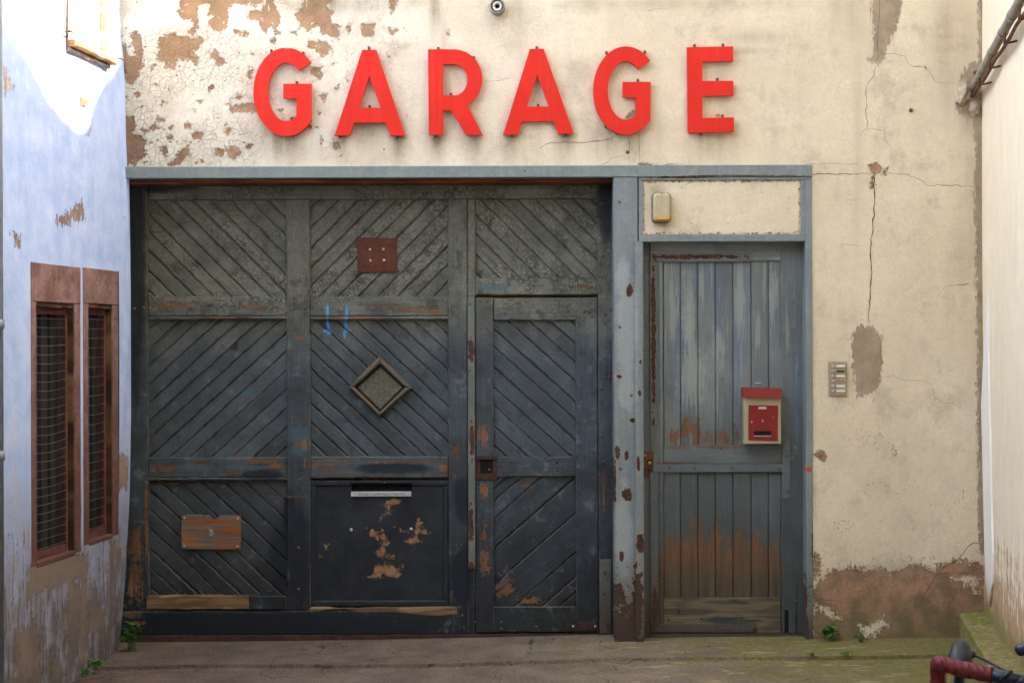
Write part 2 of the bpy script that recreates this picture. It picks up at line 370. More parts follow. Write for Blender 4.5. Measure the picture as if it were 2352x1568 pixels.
def mk_gate(name='gate_paint', top=(.150,.152,.115), low=(.066,.082,.092), crack=1., bare=BARE, tar_dark=TAR_DARK):
    m = M(name); P = m.pos(); x, y, z = m.xyz(P); G = m.at('guv', True); u, v, sd_ = m.xyz(G)
    gr = m.noise(m.comb(m.ma('MULTIPLY', u, 4.), m.ma('MULTIPLY', v, 90.), m.ma('MULTIPLY', sd_, 30.)), 1., 5, .6)
    gr2 = m.noise(m.comb(m.ma('MULTIPLY', u, 1.4), m.ma('MULTIPLY', v, 26.), m.ma('MULTIPLY', sd_, 17.)), 1., 4, .6)
    n1 = m.noise(P, 34, 6, .66); n2 = m.noise(P, 5, 5, .6)
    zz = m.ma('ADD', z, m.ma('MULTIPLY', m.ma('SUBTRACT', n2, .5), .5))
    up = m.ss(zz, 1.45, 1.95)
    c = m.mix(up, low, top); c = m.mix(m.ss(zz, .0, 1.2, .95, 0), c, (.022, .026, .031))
    c = m.mul(c, m.lin(sd_, 0, 1, .84, 1.16)); c = m.mul(c, m.lin(gr, .3, .7, .8, 1.18)); c = m.mul(c, m.lin(n1, .3, .7, .93, 1.06)); c = m.mul(c, m.lin(n2, .3, .7, .75, 1.25))
    # alligatored paint
    W = m.warp(P, 25, .035); d = m.vor(W, 42); d2 = m.vor(W, 19)
    amt = m.ma('MULTIPLY', m.ma('MULTIPLY', m.ss(m.ma('ADD', zz, m.ma('MULTIPLY', n1, .35)), 1.7, 2.05, .22, 1.), crack), m.ma('MULTIPLY', m.lin(sd_, 0, 1, .45, 1.1), m.ss(m.noise(P, 7, 4, .65), .38, .58, .35, 1.)))
    ck = m.ma('MULTIPLY', m.ma('MAXIMUM', m.ss(d, .015, .085, .8, 0), m.ss(d2, .008, .035, 1, 0)), amt)
    c = m.mix(m.ma('MULTIPLY', ck, .8), c, (.022, .02, .016)); c = m.mul(c, m.ma('ADD', 1., m.ma('MULTIPLY', m.ma('MULTIPLY', m.ma('SUBTRACT', d, .25), amt), .35)))
    nx_, ny_, nz_ = m.xyz(m.n('ShaderNodeNewGeometry').outputs['True Normal'])
    ed = m.ma('MULTIPLY', m.ss(m.ma('ABSOLUTE', ny_), .9, .97, 1, 0), m.ss(m.ma('ADD', m.ma('MULTIPLY', n1, .6), m.ma('MULTIPLY', gr2, .4)), .44, .54)); c = m.mix(m.ma('MULTIPLY', ed, .5), c, (.17, .145, .11))
    pat = m.noise(P, 13, 6, .7); c = m.mix(m.ss(pat, .54, .63, 0, .6), c, (.035, .036, .034)); c = m.mix(m.ss(pat, .33, .44, .4, 0), c, (.19, .205, .195))
    # long splits along the grain
    sp = m.ss(gr2, .70, .76); c = m.mix(m.ma('MULTIPLY', sp, .7), c, (.02, .018, .016))
    tl = m.ss(m.blobs(P, TEAL, 1.2, 24), .0, .5); c = m.mix(m.ma('MULTIPLY', tl, .6), c, (.05, .13, .17))
    tr = m.ss(m.blobs(P, tar_dark, .9, 9), -.05, .45); c = m.mix(m.ma('MULTIPLY', tr, .85), c, (.013, .017, .024))
    bb = m.ma('ADD', m.blobs(P, bare, 1.5, 30), m.ma('MULTIPLY', m.ma('SUBTRACT', gr, .5), 1.8)); bb = m.ma('ADD', bb, m.ma('MULTIPLY', m.ma('SUBTRACT', m.noise(P, 48, 6, .75), .5), 3.2)); bm = m.ss(bb, .3, .5)
    wear = m.ss(m.ma('ADD', m.ma('MULTIPLY', gr, .5), m.ma('MULTIPLY', n1, .5)), .63, .67, 0, .8); bm = m.ma('MAXIMUM', bm, m.ma('MULTIPLY', wear, m.ss(z, .1, 1.3, .7, .25)))
    wood = m.mix(m.ss(gr2, .35, .65), (.24, .105, .042), (.14, .09, .055)); wood = m.mul(wood, m.lin(gr, .3, .7, .6, 1.3)); wood = m.mul(wood, m.lin(n2, .35, .65, .55, 1.25))
    c = m.mix(m.ma('MULTIPLY', bm, .9), c, wood)
    bl = m.ss(m.ma('ADD', m.blobs(P, BLUE, .9, 60), m.ma('MULTIPLY', m.ma('SUBTRACT', m.noise(P, 170, 3, .7), .5), 1.2)), -.05, .5); c = m.mix(m.ma('MULTIPLY', bl, .8), c, (.07, .32, .70))
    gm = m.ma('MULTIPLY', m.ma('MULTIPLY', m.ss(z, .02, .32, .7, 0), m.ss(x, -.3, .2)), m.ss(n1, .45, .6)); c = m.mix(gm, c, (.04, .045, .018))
    h = m.ma('ADD', m.ma('MULTIPLY', gr, .7), m.ma('MULTIPLY', n1, .7)); h = m.ma('SUBTRACT', h, m.ma('MULTIPLY', ck, .8)); h = m.ma('SUBTRACT', h, m.ma('MULTIPLY', bm, .7)); h = m.ma('SUBTRACT', h, m.ma('MULTIPLY', sp, .8))
    return m.fin(c, m.lin(n1, .3, .7, .5, .72), h, .0026, spec=.16)

# ---- side door planks
DBARE = vb([(1550,1000,22,22),(1575,985,14,40),(1600,990,14,36),(1625,1000,18,18),(1660,1005,20,18),(1690,1000,8,26),(1560,1027,40,4),(1640,1026,70,3),(1560,1062,50,3),(1550,1290,30,60),(1590,1270,30,80),(1640,1290,30,70),(1690,1290,28,70),(1740,1280,26,60),(1780,1300,18,60),(1650,1345,140,28),(1660,1348,150,62),(1645,1250,14,60),(1610,1230,8,50),(1700,1235,12,40)], .1)
DBLUE = vb([(1600,640,60,60),(1650,660,18,190),(1690,820,14,180),(1710,700,20,200),(1560,800,30,200),(1740,950,30,120),(1830,900,16,160),(1780,700,10,120)], .1)
DPALE = vb([(1545,700,10,110),(1580,730,16,130),(1612,650,8,60),(1700,680,13,110),(1740,760,10,60),(1775,680,10,90),(1590,860,40,90),(1650,800,20,60)], .1)
def mk_door():
    m = M('door_planks_paint'); P = m.pos(); x, y, z = m.xyz(P); G = m.at('guv', True); u, v, sd_ = m.xyz(G)
    gr = m.noise(m.comb(m.ma('MULTIPLY', u, 5.), m.ma('MULTIPLY', v, 120.), m.ma('MULTIPLY', sd_, 30.)), 1., 5, .62)
    gr2 = m.noise(m.comb(m.ma('MULTIPLY', u, 2.2), m.ma('MULTIPLY', v, 34.), m.ma('MULTIPLY', sd_, 11.)), 1., 5, .65)
    n1 = m.noise(P, 34, 6, .66); n2 = m.noise(P, 5, 5, .6)
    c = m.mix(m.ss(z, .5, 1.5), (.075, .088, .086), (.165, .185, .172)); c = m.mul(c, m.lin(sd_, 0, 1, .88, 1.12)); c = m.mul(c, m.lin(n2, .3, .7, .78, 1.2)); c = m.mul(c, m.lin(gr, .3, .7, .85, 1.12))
    b1 = m.ma('ADD', m.blobs(P, DBLUE, .8, 12), m.ma('MULTIPLY', m.ma('SUBTRACT', gr2, .5), 1.5)); c = m.mix(m.ss(b1, .1, .5, 0, .45), c, (.105, .15, .21))
    b2 = m.ma('ADD', m.blobs(P, DPALE, 1.2, 22), m.ma('MULTIPLY', m.ma('SUBTRACT', gr, .5), 2.6)); c = m.mix(m.ss(b2, .0, .5, 0, .6), c, (.30, .315, .27))
    pale2 = m.ss(gr2, .56, .62); c = m.mix(m.ma('MULTIPLY', pale2, m.ss(z, .6, 1.6, .0, .55)), c, (.30, .32, .28))
    ck = m.ma('MULTIPLY', m.ss(gr, .62, .68), m.ss(n1, .42, .55)); c = m.mix(m.ma('MULTIPLY', ck, .75), c, (.045, .06, .075))
    bb = m.ma('ADD', m.blobs(P, DBARE, 2.6, 16, 7), m.ma('ADD', m.ma('MULTIPLY', m.ss(x, 1.405, 1.425, 1, 0), m.ss(z, .30, .62, 1.3, 0)), m.ma('ADD', m.ma('MULTIPLY', m.ma('SUBTRACT', m.noise(m.comb(m.ma('MULTIPLY', x, 1.8), sd_, z), 26, 7, .75), .5), 4.2), m.ma('MULTIPLY', m.ma('SUBTRACT', gr, .5), 1.6)))); bm = m.ss(m.ma('ADD', bb, m.ma('MULTIPLY', m.ma('SUBTRACT', m.noise(P, 60, 4, .7), .5), 2.)), .1, .6)
    wood = m.mix(m.ss(z, .25, .6), (.085, .062, .038), (.18, .085, .04)); wood = m.mul(wood, m.lin(gr2, .3, .7, .6, 1.3)); c = m.mix(m.ma('MULTIPLY', bm, .92), c, wood)
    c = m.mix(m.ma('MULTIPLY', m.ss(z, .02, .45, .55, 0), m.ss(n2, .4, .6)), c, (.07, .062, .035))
    h = m.ma('ADD', m.ma('MULTIPLY', gr, .9), m.ma('MULTIPLY', n1, .6)); h = m.ma('SUBTRACT', h, m.ma('MULTIPLY', bm, .7)); h = m.ma('ADD', h, m.ma('MULTIPLY', pale2, .4))
    return m.fin(c, .68, h, .0018, spec=.2)

# ---- painted steel with rust
RUST = vb([(1446,667,9,14),(1421,865,7,6),(1452,965,6,5),(1418,1035,7,18),(1438,1045,6,13),(1440,1134,13,17),(1465,1060,4,26),(1470,830,4,6),(1468,905,4,8),(1412,1110,4,60),(1428,1275,6,12),(1412,1370,30,28),(1440,1440,40,60),(1465,1380,14,90),(1470,1245,10,22),(1850,1370,4,60),(1866,1250,3,50),(1852,1450,6,60),(1560,408,70,2.2),(1700,404,140,1.4),(1205,394,2.5,3.5)], 0.)
def mk_steel(name='blue_grey_steel_paint', base=(.185,.215,.212), rl=RUST, dirt_shade=1.):
    m = M(name); P = m.pos(); x, y, z = m.xyz(P)
    n1 = m.noise(P, 42, 6, .66); n2 = m.noise(P, 6, 5, .6); st = m.noise(m.comb(m.ma('MULTIPLY', x, 40.), m.ma('MULTIPLY', y, 40.), m.ma('MULTIPLY', z, 2.)), 1., 4, .6)
    c = m.mix(m.ss(n2, .4, .65), base, tuple(a*b for a, b in zip(base, (1.15, 1.12, 1.03)))); c = m.mul(c, m.lin(n1, .3, .7, .88, 1.08)); c = m.mul(c, m.lin(st, .3, .7, .9, 1.08))
    pal = m.blobs(P, vb([(1432,640,20,70),(1440,900,26,60),(1432,1220,26,120),(1440,760,30,160)], 0.), 1.2, 14); c = m.mix(m.ss(pal, 0, .5, 0, .6), c, (.34, .375, .345))
    sp2 = m.noise(P, 120, 3, .6); c = m.mul(c, m.lin(sp2, .3, .7, .86, 1.1)); rd = m.blobs(P, vb([(1857,1077,8,8)], 0.), 1., 60)
    r = m.blobs(P, rl, 2.8, 26, 7); sp = m.ma('SUBTRACT', m.noise(P, 70, 4, .6), m.ma('ADD', m.ss(z, .1, 1.2, .60, .74), .0)); rm = m.ss(m.ma('MAXIMUM', m.ma('SUBTRACT', r, .1), m.ma('MULTIPLY', sp, 2.*dirt_shade)), .0, .1)
    rc = m.mix(m.ss(n1, .4, .6), (.035, .018, .012), (.085, .038, .02)); halo = m.ss(m.ma('SUBTRACT', r, .1), -.5, .05, 0, .35)
    c = m.mix(halo, c, (.33, .23, .13)); c = m.mix(rm, c, rc); c = m.mix(m.ss(rd, .1, .3), c, (.5, .05, .025)); c = m.mix(m.ss(m.ma('ADD', z, m.ma('MULTIPLY', n2, -.35)), -.2, .34, .9, 0), c, (.06, .04, .026))
    h = m.ma('SUBTRACT', m.ma('ADD', m.ma('MULTIPLY', n1, .6), m.ma('MULTIPLY', n2, .8)), m.ma('MULTIPLY', rm, .9)); return m.fin(c, m.mix(rm, (.55,.55,.55), (.9,.9,.9)), h, .0012, spec=.4)

def mk_ground():
    m = M('worn_concrete_moss'); P = m.pos(); x, y, z = m.xyz(P)
    n1 = m.noise(P, 26, 6, .66); n2 = m.noise(P, 3.5, 5, .62); n3 = m.noise(m.comb(x, m.ma('MULTIPLY', y, 2.6), z), 4.5, 5, .65); fine = m.noise(P, 140, 4, .7)
    c = m.mix(m.ss(x, -1.6, .9), (.155, .113, .09), (.23, .175, .12)); g6 = m.noise(P, 62, 5, .75); c = m.mul(c, m.lin(n2, .3, .7, .65, 1.25)); c = m.mul(c, m.lin(fine, .3, .7, .6, 1.35)); c = m.mul(c, m.lin(g6, .3, .7, .7, 1.3)); ck = m.ss(m.vor(m.warp(P, 3, .5), 1.3), 0, .006, 1, 0); c = m.mix(m.ma('MULTIPLY', ck, .8), c, (.03, .028, .02))
    ms = m.ma('ADD', m.lin(x, .1, 1.9, -.32, .38), m.ma('MULTIPLY', m.ma('SUBTRACT', n3, .5), 2.1)); ms = m.ma('ADD', ms, m.lin(y, -1.2, -.05, -.05, .22))
    mc = m.mul(m.mix(m.ss(n1, .35, .65), (.15, .155, .03), (.23, .175, .07)), m.lin(g6, .3, .7, .65, 1.35)); c = m.mix(m.ss(ms, .0, .35, 0, .92), c, mc)
    pl = m.ma('MULTIPLY', m.ss(n3, .56, .64, 0, 1), m.ss(x, .3, .7)); pl = m.ma('MULTIPLY', pl, m.ss(x, 1.6, 2.1, 1, 0)); c = m.mix(m.ma('MULTIPLY', pl, .8), c, (.40, .31, .20))
    g = m.vor(P, 120, 'F1'); c = m.mix(m.ma('MULTIPLY', m.ss(g, .1, .2, 1, 0), m.ss(m.noise(P, 11, 2), .55, .6, 0, .5)), c, (.42, .36, .28))
    h = m.ma('ADD', m.ma('ADD', m.ma('MULTIPLY', n1, 1.6), m.ma('ADD', fine, g6)), m.ma('MULTIPLY', n2, 3.)); return m.fin(c, .95, h, .006, spec=.15)

def mk_rust(name='rust', a=(.085,.035,.018), b=(.17,.07,.03)):
    m = M(name); P = m.pos(); n1 = m.noise(P, 45, 6, .66); n2 = m.noise(P, 9, 4, .6)
    c = m.mix(m.ss(n1, .35, .65), a, b); c = m.mul(c, m.lin(n2, .3, .7, .75, 1.25)); return m.fin(c, .85, n1, .0012)
def mk_red():
    m = M('red_letter_enamel'); P = m.pos(); x, y, z = m.xyz(P); n2 = m.noise(P, 4, 4, .6); st = m.noise(m.comb(m.ma('MULTIPLY', x, 30.), y, m.ma('MULTIPLY', z, 1.2)), 1., 4, .6)
    n = m.noise(P, 90, 5, .7); c = m.mix(m.ss(st, .5, .75, 0, .35), (.66, .022, .012), (.68, .07, .035)); c = m.mul(c, m.lin(n2, .3, .7, .9, 1.06)); c = m.mix(m.ss(n, .70, .74, 0, .7), c, (.34, .12, .09))
    gx = pix(663, 113); c = m.mix(m.ss(m.blobs(P, [(gx[0], gx[1], .022, .008)], .8, 50), .05, .2), c, (.18, .19, .2))
    return m.fin(c, .42, m.noise(P, 14, 3, .5), .0012, spec=.2)
def mk_stone():
    m = M('red_sandstone'); P = m.obj(); x, y, z = m.xyz(P); n1 = m.noise(P, 40, 6, .66); n2 = m.noise(P, 7, 5, .6); st = m.noise(m.comb(m.ma('MULTIPLY', x, 30.), y, m.ma('MULTIPLY', z, 3.)), 1., 4, .6)
    c = m.mix(m.ss(n2, .35, .65), (.17, .088, .072), (.29, .17, .148)); c = m.mix(m.ss(st, .55, .66, 0, .3), c, (.34, .22, .14)); c = m.mix(m.ss(z, .5, 2.1, .85, 0), c, (.10, .04, .028)); c = m.mix(m.ss(m.noise(P, 16, 6, .7), .54, .64, 0, .55), c, (.085, .05, .04)); c = m.mul(c, m.lin(n1, .3, .7, .75, 1.2)); return m.fin(c, .85, n1, .0035)
def mk_wood(name, bands, ang=0, rough=.75):
    m = M(name); G = m.at('guv', True); u, v, sd_ = m.xyz(G); gr = m.noise(m.comb(m.ma('MULTIPLY', u, 3.), m.ma('MULTIPLY', v, 90.), m.ma('MULTIPLY', sd_, 20.)), 1., 5, .6)
    g2 = m.noise(m.comb(m.ma('MULTIPLY', u, 3.), m.ma('MULTIPLY', v, 20.), m.ma('MULTIPLY', sd_, 9.)), 1., 3, .5)
    c = m.mix(m.ss(g2, .38, .5), bands[0], bands[1]); c = m.mix(m.ss(g2, .54, .64), c, bands[2]); c = m.mul(c, m.lin(gr, .3, .7, .65, 1.25)); return m.fin(c, rough, gr, .001)
def mk_leaf():
    m = M('weed_leaf'); P = m.pos(); n = m.noise(P, 20, 3); c = m.mix(m.ss(n, .35, .65), (.03, .09, .015), (.085, .19, .03)); return m.fin(c, .5, None)
def mk_metalpanel():
    m = M('tarred_sheet_metal'); P = m.pos(); pk = m.at('peel'); n1 = m.noise(P, 40, 6, .68); n2 = m.noise(P, 6, 5, .6)
    c = m.mix(m.ss(n2, .35, .65), (.009, .012, .017), (.018, .023, .029)); c = m.mul(c, m.lin(n1, .3, .7, .8, 1.2)); e = m.ma('ADD', pk, m.ma('ADD', m.ma('MULTIPLY', m.ma('SUBTRACT', n1, .5), .10), m.ma('MULTIPLY', m.ma('SUBTRACT', m.noise(P, 95, 4, .7), .5), .05))); pm = m.ss(e, 0, .006)
    sub = m.mix(m.ss(n1, .4, .6), (.20, .075, .025), (.24, .14, .07)); sub = m.mul(sub, m.lin(n1, .3, .7, .6, 1.3)); c = m.mix(pm, c, sub); return m.fin(c, .6, m.ma('SUBTRACT', m.ma('ADD', n1, m.ma('MULTIPLY', n2, 2.)), pm), .0015)

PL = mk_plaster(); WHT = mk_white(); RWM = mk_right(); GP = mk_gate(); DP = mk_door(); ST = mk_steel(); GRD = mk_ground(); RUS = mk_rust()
DST = mk_steel('dark_steel_strap', (.10,.118,.128), vb([(1600,590,120,6),(1500,780,6,200),(1503,1400,8,60),(1735,1445,8,6)], .1), .8)
GST = mk_steel('grey_green_steel_strip', (.115,.135,.12), vb([(1082,800,9,30),(1084,1000,6,60),(1082,1200,7,50),(1082,1300,9,12)], .2), .7)
RED = mk_red(); STN = mk_stone(); LEAF = mk_leaf(); MPN = mk_metalpanel()
BLK = simple('black_void', (.004,.004,.004), .9); GALV = simple('bolt_metal', (.14,.12,.10), .5, .3, 60, .4); RBOLT = simple('rusty_bolt', (.14,.065,.035), .8, .35, 80)
SBOLT = simple('bright_bolt', (.5,.5,.46), .35, .2, 50, .5); BRS = simple('brass', (.55,.33,.12), .35, .2, 50, .7)
PLATE = mk_rust('red_rust_sheet', (.075,.022,.010), (.11,.034,.014)); DRUST = mk_rust('dark_rust', (.03,.016,.012), (.065,.03,.018))
BOARD = mk_wood('split_board_wood', ((.26,.075,.02), (.13,.11,.085), (.30,.12,.035))); ORW = mk_wood('soffit_timber', ((.22,.055,.012), (.12,.035,.012), (.28,.09,.02)))
PALEW = mk_wood('pale_broken_timber', ((.22,.13,.06), (.13,.08,.04), (.28,.19,.10)))

# ================================================================== GROUND and yard structure
def gz(x, y):
    return .013*x - .006*min(0, 0)+.004*math.sin(x*2.1+y*1.3)
def build_ground():
    xs = np.concatenate([np.linspace(-60, -3, 8)[:-1], np.linspace(-3, 3, 121), np.linspace(3, 60, 8)[1:]])
    ys = np.concatenate([np.linspace(-60, -9, 8)[:-1], np.linspace(-9, -2, 40)[:-1], np.linspace(-2, .5, 60), np.linspace(.5, 60, 8)[1:]])
    V = []; nx = len(xs)
    for yy in ys:
        for xx in xs:
            xc = max(-3, min(3, xx)); V.append((xx, yy, gz(xc, max(-9, min(.5, yy)))))
    F = [(j*nx+i, j*nx+i+1, (j+1)*nx+i+1, (j+1)*nx+i) for j in range(len(ys)-1) for i in range(nx-1)]
    me = bpy.data.meshes.new('ground'); me.from_pydata(V, [], F); me.materials.append(GRD); me.polygons.foreach_set('use_smooth', [True]*len(F))
    tag(link('ground', me), kind='structure')
    # concrete apron with a broken slab edge
    V = []; F = []
    mb = MB()
    def slab(x0, x1, ya, yb, th, name):
        n = 60; b = MB(); top = []; bot = []
        for i in range(n+1):
            x = x0+(x1-x0)*i/n; ye = ya+.018*math.sin(x*3.1)+.012*mnoise.noise(Vector((x*9, 3.3, 0)))
            top.append((x, ye, gz(x, ye)+th)); bot.append((x, yb, gz(x, yb)+th))
        V_ = top+bot+[(a[0], a[1]-.004, a[2]-th-.01) for a in top]; m_ = n+1
        F_ = [(i, i+1, m_+i+1, m_+i) for i in range(n)]+[(2*m_+i, 2*m_+i+1, i+1, i) for i in range(n)]
        b.add(V_, F_); return tag(b.build(name, GRD), kind='structure')
    slab(-2.3, 2.36, -.43, .3, .018, 'concrete_apron')
build_ground()

# ================================================================== FACADE
fac = thing('garage_facade', 'cream plastered garage wall with peeling paint, cracks and a blue-grey steel door frame', 'building')
peelR1 = [[(1620,0),(1640,60),(1600,100),(1650,170),(1730,190),(1745,250),(1700,260),(1690,300),(1740,320),(1790,250),(1780,60),(1860,30),(1900,60),(1880,130),(1940,150),(1880,190),(1920,280),(2000,300),(2050,230),(2060,90),(2100,30),(2240,50),(2320,60),(2320,-60),(1620,-60)],
 [(2240,110),(2316,90),(2316,180),(2240,175)],[(2100,270),(2250,290),(2210,330),(2130,310)],
 [(1430,340),(1560,290),(1600,330),(1700,340),(1850,350),(1800,420),(1750,490),(1790,530),(1780,600),(1720,540),(1600,550),(1570,630),(1500,610),(1490,570),(1410,545),(1430,430)],
 [(1180,310),(1240,290),(1270,330),(1290,440),(1280,620),(1200,780),(1150,770),(1090,600),(1080,400),(1130,400),(1160,500),(1220,520),(1200,420)],
 [(1880,470),(1950,460),(2040,560),(1990,600),(1940,570)],[(1090,1050),(1200,1050),(1220,1110),(1215,1200),(1330,1270),(1300,1340),(1330,1400),(1220,1480),(1090,1500)],
 [(1330,1170),(1390,1120),(1460,1150),(1420,1165),(1350,1190)],[(1405,1055),(1490,1070),(1480,1090),(1410,1085)],[(1660,1140),(1700,1105),(1735,1155),(1670,1162)],
 [(1735,1220),(1780,1175),(1840,1200),(1810,1265),(1750,1255)],[(1500,1210),(1560,1240),(1540,1285),(1500,1240)],[(1440,1350),(1500,1315),(1515,1370),(1480,1405)],
 [(1480,1500),(1560,1450),(1620,1360),(1680,1340),(1720,1290),(1700,1340),(1720,1400),(1640,1450),(1600,1500)],[(1955,1325),(2035,1360),(2000,1420),(1945,1400)],[(2045,1330),(2150,1315),(2165,1400),(2100,1445),(2050,1405)],
 [(2070,990),(2100,960),(2200,970),(2230,930),(2320,930),(2320,1030),(2270,1010),(2190,990),(2080,1020)],[(2010,1170),(2085,1150),(2070,1215),(2020,1200)],[(2045,940),(2092,885),(2085,955)],[(2118,890),(2150,855),(2185,890),(2150,910)],
 [(1350,600),(1402,588),(1380,635)],[(1880,790),(1920,765),(1935,812),(1885,825)],[(1212,838),(1252,828),(1264,872),(1240,882)],[(1510,1155),(1572,1125),(1540,1185)],[(2238,640),(2278,635),(2272,712),(2238,702)],
 [(1455,905),(1500,925),(1460,935)],[(1280,1150),(1310,1170),(1300,1205),(1265,1170)],[(1790,905),(1825,915),(1810,935)],[(2060,1270),(2100,1275),(2080,1300)],[(2215,1320),(2265,1300),(2260,1350)]]
peelR2 = [[(-10,-60),(240,-60),(240,20),(150,60),(-10,25)],[(110,100),(230,100),(260,0),(260,-40),(380,-40),(330,30),(380,120),(385,230),(330,260),(380,300),(350,320),(320,250),(280,250),(260,320),(215,260),(200,200),(110,170)],
 [(590,-60),(890,-60),(860,10),(810,80),(860,110),(850,200),(920,240),(910,350),(820,330),(750,290),(750,220),(640,280),(580,230),(530,150),(540,90),(590,70)],
 [(650,375),(780,375),(870,430),(860,460),(820,440),(830,500),(760,500),(700,450),(640,420)],[(665,620),(770,600),(770,690),(740,715),(670,670)],[(740,860),(790,845),(815,860),(780,920),(750,890)],
 [(1125,215),(1240,215),(1225,310),(1155,335),(1130,300)],[(1340,265),(1460,260),(1410,320),(1360,300)],[(965,290),(1000,225),(1028,225),(1000,310)],[(1380,-30),(1450,-30),(1450,10),(1430,70),(1400,130),(1370,60)],
 [(860,1290),(940,1290),(930,1340),(880,1345)],[(758,1220),(788,1270),(768,1302)],[(-10,950),(80,930),(150,960),(150,1020),(60,1010),(-10,980)],[(495,295),(552,268),(540,312)],[(305,360),(352,358),(330,415)],[(98,640),(132,635),(132,712),(104,702)],[(-5,850),(42,890),(10,905)],[(-10,265),(60,290),(112,300),(70,342)],
 [(880,805),(912,768),(900,825)],[(1870,290),(1922,283),(1910,312)],[(78,1332),(132,1302),(120,1345)],[(378,990),(412,988),(390,1012)],[(735,1010),(785,1018),(740,1028)],[(480,1060),(525,1050),(500,1085)],[(1365,510),(1392,540),(1370,545)],[(980,705),(1008,722),(985,722)],[(655,1130),(675,1150),(650,1155)],[(658,728),(690,735),(670,748)],[(975,500),(1003,510),(995,525)],[(845,568),(880,572),(860,582)]]
peelo = [rp('R1', p) for p in peelR1]+[rp('R2', p) for p in peelR2]
peelo += [rp('C5', p) for p in [[(480,120),(540,95),(585,130),(560,175),(500,175)],[(583,150),(628,138),(600,197)],[(503,200),(527,180),(522,300),(495,292)]]]
peelo += [rp('C6', [(72,850),(110,828),(150,858),(132,897),(85,892)]), rp('R3', [(1195,935),(1265,880),(1278,920),(1215,948)])]
peelo += [rp('R3', [(1310,1300),(1370,1295),(1450,1312),(1450,1325),(1310,1325)])]
cem = [rp('R4', [(1040,-40),(1310,-40),(1290,120),(1250,250),(1170,420),(1160,510),(1100,555),(1010,540),(1000,510),(1060,460),(1045,330),(1060,260),(1035,150)]),
 rp('C5', [(350,1440),(370,1350),(430,1330),(500,1340),(570,1400),(590,1500),(570,1600),(350,1600)]), rp('C6', [(330,0),(555,0),(550,230),(530,360),(470,420),(380,450),(350,350),(325,120)]),
 rp('V', [(2247,-20),(2275,-20),(2275,1290),(2249,1270),(2246,1150),(2243,900),(2243,700),(2240,560),(2238,420),(2240,330),(2232,275),(2205,262),(2196,245),(2206,170),(2230,143),(2246,140)])]
brn = [rp('R6', [(220,690),(330,560),(420,520),(610,500),(760,530),(830,490),(930,540),(1060,500),(1180,460),(1260,490),(1300,530),(1400,470),(1500,440),(1640,430),(1810,470),(1830,1300),(200,1300)]), rp('R6', [(200,380),(240,370),(270,410),(280,480),(270,560),(215,620),(200,620)])]
brh = [rp('R6', p) for p in [[(250,850),(340,860),(460,970),(330,930)],[(640,1030),(700,1050),(780,1010),(860,950),(910,1040),(820,1080),(740,1150),(690,1130)],[(1500,600),(1720,580),(1740,720),(1600,640)]]]
def under(poly_pts, dz=.28):
    xs_ = [p[0] for p in poly_pts]; zs_ = [p[1] for p in poly_pts]; return ((min(xs_)+max(xs_))/2, min(zs_)-.03, (max(xs_)-min(xs_))*.5, dz)
LB = [('R2',147,672,1228),('R2',880,1020,1223),('R2',1380,1517,1223),('R2',1730,1860,1217),('R2',2067,2215,1217),('R3',230,350,1070),('R3',668,792,1062),('R3',945,1400,1070),('R3',1697,2063,1055),('R2',1057,1340,1107)]
grb = []
for rg, a, b, yb in LB:
    (x0, z0), (x1, z1) = rp(rg, [(a, yb), (b, yb)]); grb.append(((x0+x1)/2, z0-.02, (x1-x0)*.5+.01, .11, .62))
for vx, vy, rx, ry, s in [(1190,25,30,80,.35),(760,10,120,22,.6),(1000,15,16,60,.45),(1020,90,10,60,.25),(1560,8,300,14,.3),(1960,30,60,100,.3),(1970,200,12,260,.25),(2180,90,60,160,.25),(2230,260,30,60,.5),(2225,640,40,160,.3),(2225,400,30,100,.25),(1740,85,60,14,.35),(1142,50,20,30,.3),(1640,300,60,60,.15),(850,70,12,30,.2),(480,5,60,20,.3),
    (700,250,60,60,.18),(1030,215,16,50,.3),(1235,215,16,50,.3),(1440,240,30,80,.2),(1660,200,20,70,.3),(1670,260,20,16,.4),(1720,118,60,8,.3)]:
    X, Z = pix(vx, vy); grb.append((X, Z, rx/435.6, ry/435.6, s))
chb = []
for rg, cx, cy, rx, ry, s in [('C6',640,830,60,60,1.),('C6',260,1360,120,45,.9),('C6',480,1080,90,60,.75),('C6',500,750,200,120,.6),('C6',900,700,200,200,.45),('C6',600,1100,400,300,.5),('C6',150,950,100,60,.6),('C6',1130,1200,90,160,.7),('C6',800,1350,400,200,.5),('R6',520,130,140,60,.95),('R6',350,300,100,20,.9),('R6',1150,420,500,70,.85),('R6',650,480,400,60,.8),('R2',900,500,300,300,.35),('R3',750,600,500,400,.2),('R6',900,240,60,30,.8)]:
    ox, oy, s_ = REG[rg]; X, Z = pix(ox+cx*s_, oy+cy*s_); chb.append((X, Z, rx*s_/435.6, ry*s_/435.6, s))
def a_flaky(X, Z):
    e = np.clip((-.75-X)/.9, 0, 1)*.85+.0; e = np.maximum(e, np.clip((-.1-X)/1.2, 0, .45)); d = soft(X, Z, [(pix(420,250)[0], pix(420,250)[1], .18, .15, .55)]); top = np.clip((Z-3.2)/.1, 0, 1)*np.clip((-1.2-X)/.2, 0, 1)
    return np.clip(e-d-.4*top, 0, 1)
xL, xR = -2.3, 2.62
hx0, hx1 = -2.3+.001, pix(1866.3, 900)[0]; hz = pix(1176, 381.5)[1]
xs = np.unique(np.concatenate([np.linspace(xL, hx1, 480), np.linspace(hx1, xR, 85)])); zs = np.concatenate([np.linspace(-.12, hz, 270), np.linspace(hz, 3.46, 105)[1:], np.linspace(3.6, 6.4, 12)])
